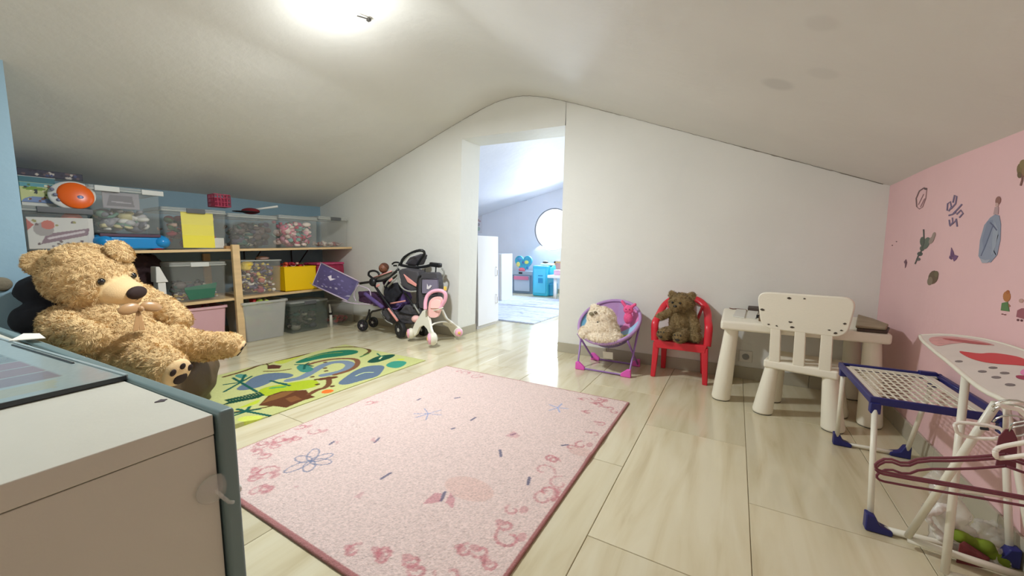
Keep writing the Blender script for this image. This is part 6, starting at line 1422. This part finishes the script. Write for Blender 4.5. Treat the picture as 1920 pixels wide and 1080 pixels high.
# poster on the side gable
q0, q1 = P(890, 397, y=YF-0.004), P(904, 437, y=YF-0.004)
pp = Paint(0, 0, q1.x-q0.x, q0.z-q1.z, 0.008, (214, 212, 220)); W_, H_ = q1.x-q0.x, q0.z-q1.z
for (u, v_, r_, c) in ((0.5, 0.40, 0.10, (150, 140, 150)), (0.45, 0.6, 0.08, (170, 120, 110)), (0.5, 0.2, 0.12, (160, 190, 170)), (0.7, 0.55, 0.06, (180, 140, 150)), (0.3, 0.88, 0.05, (150, 150, 160)), (0.5, 0.9, 0.05, (150, 150, 160)), (0.75, 0.88, 0.06, (150, 150, 160))): pp.disc((u*W_, v_*H_), r_*H_*0.8, c, 0.8)
o = pp.slab('poster', M_PRINT, 0.002, frame=(V((q0.x, YF-0.001, q1.z)), V((1, 0, 0)), V((0, 0, 1)), V((0, -1, 0)))); tag(o, 'narrow pale illustrated poster on the far room gable above the wardrobe', 'poster')
# toy kitchen
def fq(px, py, y): return P(px, py, y=y)
ky = 6.60
k0, k1, k2 = fq(960, 541, ky), fq(997, 541, ky), fq(960, 508, ky)
kx0, kx1, kz = k0.x, k1.x, k2.z
t = thing('toy_kitchen', 'grey toy kitchen oven with a pink towel on its rail in the far room', 'toy kitchen', ((kx0+kx1)/2, ky+0.15, 0))
M_KG = mat('pale_grey_toy', (170, 182, 196), 0.4); M_KD = mat('blue_grey_toy', (130, 150, 172), 0.4)
MB().b2((kx0, ky+0.015, 0), (kx1, ky+0.32, kz)).build('body', M_KD, t, bevel=0.005)
MB().b2((kx0, ky, kz*0.83), (kx1, ky+0.014, kz)).build('control_panel', M_KG, t, bevel=0.003)
MB().b2((kx0+0.10*0.5, ky, kz*0.10), (kx1-0.05, ky+0.014, kz*0.80)).build('oven_door', mat('pale_blue_window', (196, 210, 230), 0.2), t, bevel=0.003)
MB().b2((kx0+0.16, ky-0.006, kz*0.88), (kx0+0.24, ky-0.001, kz*0.96)).build('dial', M_BLK, t)
MB().tube([(kx0+0.03, ky-0.02, kz*0.74), (kx1-0.03, ky-0.02, kz*0.74)], 0.008, 8).build('rail', M_KG, t, smooth=True)
tag(MB().b2((kx0+0.06, ky-0.034, kz*0.62), (kx1-0.06, ky-0.029, kz*0.78)).build('towel', mat('rose_towel', (222, 130, 160), 0.9)), 'small rose pink towel over the toy oven rail', 'towel')
# heart shaped board
hcx = fq(981, 495, ky+0.05); hs_ = abs(fq(994, 495, ky).x-hcx.x)
t = thing('heart_board', 'multicoloured heart-shaped board standing on the toy kitchen', 'toy', hcx-V((0, 0, 0.15)))
hp_ = [V((hcx.x+hs_*1.05*(16*math.sin(a)**3)/16, ky+0.05, hcx.z+hs_*1.05*(13*math.cos(a)-5*math.cos(2*a)-2*math.cos(3*a)-math.cos(4*a))/16+0.02)) for a in np.linspace(0, 2*math.pi, 36, endpoint=False)]
MB().prism(hp_, (0, 0.04, 0)).build('heart', mat('teal_blue_toy', (70, 170, 200), 0.5, var=0.2, vscale=20), t, bevel=0.004)
for dx, dz, rx_, rz_, c in ((-0.62, -0.05, 0.24, 0.28, (232, 224, 130)), (0.42, 0.22, 0.26, 0.2, (226, 226, 120)), (-0.15, -0.72, 0.42, 0.26, (236, 120, 140)), (0.0, 0.2, 0.14, 0.14, (90, 120, 180)), (0.55, -0.45, 0.14, 0.18, (60, 130, 190)), (-0.45, 0.6, 0.3, 0.18, (90, 150, 200))):
    MB().ell((hcx.x+dx*hs_, ky+0.047, hcx.z+dz*hs_*0.9), (rx_*hs_, 0.014, rz_*hs_), None, 16, 8).build('coloured_patch', mat('patch_%d_%d_%d' % c, c, 0.5), t, smooth=True)
# cyan toy fridge
fy = 6.35; f0, f1, f2 = fq(998, 549, fy), fq(1026, 549, fy), fq(1000, 498, fy)
t = thing('cyan_toy_fridge', 'bright cyan toy fridge cabinet with a bulging side in the far room', 'toy fridge', ((f0.x+f1.x)/2, fy+0.2, 0))
M_CY = mat('bright_cyan_plastic', (60, 190, 226), 0.35)
MB().b2((f0.x, fy, 0), (f1.x-0.0, fy+0.40, f2.z)).build('body', M_CY, t, bevel=0.03, bseg=4)
sx1 = fq(1036, 520, fy+0.1).x
MB().b2((f1.x-0.02, fy+0.08, 0), (sx1, fy+0.36, f2.z*0.42)).build('lower_side', mat('deep_cyan_plastic', (50, 160, 205), 0.4), t, bevel=0.03, bseg=4)
MB().ell((f1.x+0.01, fy+0.2, f2.z*0.78), (sx1-f1.x, 0.14, f2.z*0.21)).build('upper_side', M_CY, t, smooth=True)
fw = f1.x-f0.x
MB().b2((f0.x+fw*0.10, fy-0.012, f2.z*0.10), (f1.x-fw*0.10, fy-0.001, f2.z*0.90)).build('door', mat('sky_cyan_plastic', (84, 200, 236), 0.35), t, bevel=0.008)
MB().b2((f0.x+fw*0.42, fy-0.022, f2.z*0.44), (f0.x+fw*0.72, fy-0.013, f2.z*0.60)).build('dispenser', mat('deep_blue_plastic', (30, 140, 190), 0.4), t, bevel=0.004)
MB().b2((f0.x+fw*0.42, fy-0.020, f2.z*0.66), (f0.x+fw*0.72, fy-0.013, f2.z*0.69)).build('door_slot', mat('deep_blue_plastic', (30, 140, 190), 0.4), t)
q = V(((f0.x+f1.x)/2+0.04, fy+0.2, f2.z+0.001))
tag(MB().b2(q+V((-0.10, -0.06, 0)), q+V((0.14, 0.08, 0.035))).build('cream_case', mat('cream_plastic', (236, 232, 200), 0.5), bevel=0.008), 'small cream case on top of the cyan toy fridge', 'case')
tag(MB().ell(q+V((-0.02, 0, 0.060)), (0.06, 0.04, 0.022)).build('toy_pot', mat('charcoal_toy', (70, 70, 70), 0.5), smooth=True), 'tiny dark toy pot on the cream case over the cyan fridge', 'toy')
# table with pink box, wooden frame, pot
ty = 6.1; a = fq(1026, 516, ty); b_ = fq(1062, 516, ty)
t = thing('white_side_table', 'white low table partly hidden by the right door edge in the far room', 'table', (a.x+0.3, ty+0.2, 0))
MB().b2((a.x, ty, a.z-0.05), (a.x+0.75, ty+0.45, a.z)).build('tabletop', M_FW, t, bevel=0.01)
for dx in (0.12, 0.65):
    for dy in (0.08, 0.38): MB().tube([(a.x+dx, ty+dy, 0), (a.x+dx, ty+dy, a.z-0.05)], 0.03, 12).build('leg', M_FW, t, smooth=True)
q = fq(1047, 510, ty+0.1)
t = thing('pink_toy_box', 'dusty pink toy box on the white far room table', 'box', (q.x, ty+0.2, a.z))
MB().b2((q.x-0.09, ty+0.1, a.z+0.001), (q.x+0.12, ty+0.25, a.z+0.075)).build('body', mat('dusty_pink_box', (226, 184, 206), 0.5), t, bevel=0.006); MB().b2((q.x-0.09, ty+0.098, a.z+0.077), (q.x+0.12, ty+0.252, a.z+0.09)).build('lid', mat('pale_box_lid', (236, 214, 226), 0.5), t, bevel=0.004)
q = fq(1047, 500, 6.9)
t = thing('framed_picture', 'small wooden framed picture leaning on the far gable', 'picture frame', q)
mb = MB(); w2, h2, wy = 0.12, 0.10, 6.96
for a_, b2_ in (((-w2, -h2), (w2, -h2+0.03)), ((-w2, h2-0.03), (w2, h2)), ((-w2, -h2), (-w2+0.03, h2)), ((w2-0.03, -h2), (w2, h2))): mb.b2((q.x+a_[0], wy, q.z+a_[1]), (q.x+b2_[0], wy+0.02, q.z+b2_[1]))
mb.build('frame', mat('honey_wood', (222, 170, 110), 0.5), t); MB().b2((q.x-w2+0.02, wy+0.006, q.z-h2+0.02), (q.x+w2-0.02, wy+0.012, q.z+h2-0.02)).build('picture', mat('rose_print', (220, 160, 150), 0.6), t)
q = P(1045, 548, z=0)
t = thing('white_pot', 'white pot with a dark lid on the floor by the far table', 'pot', q)
MB().lathe([(0.06, 0.002), (0.085, 0.02), (0.09, 0.14), (0.0001, 0.145)], q, 'Z', 20).build('pot', M_FW, t, smooth=True); MB().lathe([(0.088, 0.146), (0.08, 0.165), (0.015, 0.175), (0.012, 0.19)], q, 'Z', 20).build('lid', mat('slate_plastic', (70, 80, 96), 0.5), t, smooth=True)
# grey rug with fringe
c0, c1, c2, c3 = P(880, 590, z=0), P(1002, 608, z=0), P(1120, 562, z=0), P(985, 549, z=0)
eu = (c1-V((-3.35, 3.86, 0))); yn = 3.90; gx0, gx1, gy0, gy1 = -3.6, -2.03, 3.90, 6.05
pg = Paint(gx0, gy0, gx1+0.6, gy1, 0.02, (196, 204, 220))
rg = random.Random(6)
for i in range(90):
    x_, y_ = rg.uniform(gx0, gx1+0.6), rg.uniform(gy0, gy1); pg.stroke([(x_, y_), (x_+rg.uniform(-0.3, 0.3), y_+rg.uniform(-0.05, 0.05)), (x_+rg.uniform(-0.5, 0.5), y_+rg.uniform(-0.12, 0.12))], 0.025, rg.choice([(150, 162, 186), (214, 220, 232), (130, 142, 166), (170, 180, 200)]), 0.7)
pg.stroke([(gx0, gy0+1.1), (gx1+0.6, gy0+1.12)], 0.05, (120, 130, 150), 0.8); pg.grain(0.12)
t = thing('grey_fringed_rug', 'pale grey patterned rug with fringe on the far room floor', 'rug', (-2.8, 5, 0))
# the rug lies turned a little: shear its outline to the corner seen through the door
o = pg.slab('rug_sheet', mat('grey_rug_pile', (196, 204, 220), 0.95, attr='paint'), 0.010)
piv = V((-2.0, 3.897, 0)); ang = R(-2)
for v_ in o.data.vertices:
    p = V((v_.co.x-(gx1+0.6), v_.co.y-gy0, 0)); p.rotate(Matrix.Rotation(ang, 3, 'Z')); v_.co.x, v_.co.y, v_.co.z = p.x+piv.x, p.y+piv.y, v_.co.z+0.001
o.parent = t; t.location = (0, 0, 0)
mb = MB()
for i in range(150):
    u = i/149; p = V((-(gx1+0.6-gx0)*u, 0, 0)); p.rotate(Matrix.Rotation(ang, 3, 'Z')); p += piv; mb.tube([p+V((0, 0, 0.006)), p+V((rg.uniform(-0.01, 0.01), -0.045, 0.003))], 0.0025, 4)
mb.build('fringe', mat('grey_fringe', (150, 156, 172), 0.9), t, kind='stuff')
# ------------------------------------------------------------ groups of like things
GROUPS = {'storage_box': 'clear storage boxes on the shelving', 'storage_tub': 'storage tubs on the floor under the shelving', 'board_game': 'board games stacked on a clear box', 'coat_hanger': 'coat hangers on the toy ironing board'}
for o in list(bpy.data.objects):
    if o.parent is None and 'label' in o:
        s_ = o.name.split('.')[0]
        if s_ in GROUPS: o['group'] = GROUPS[s_]
        elif s_.endswith('_sticker'): o['group'] = 'vinyl stickers on the pink wall'
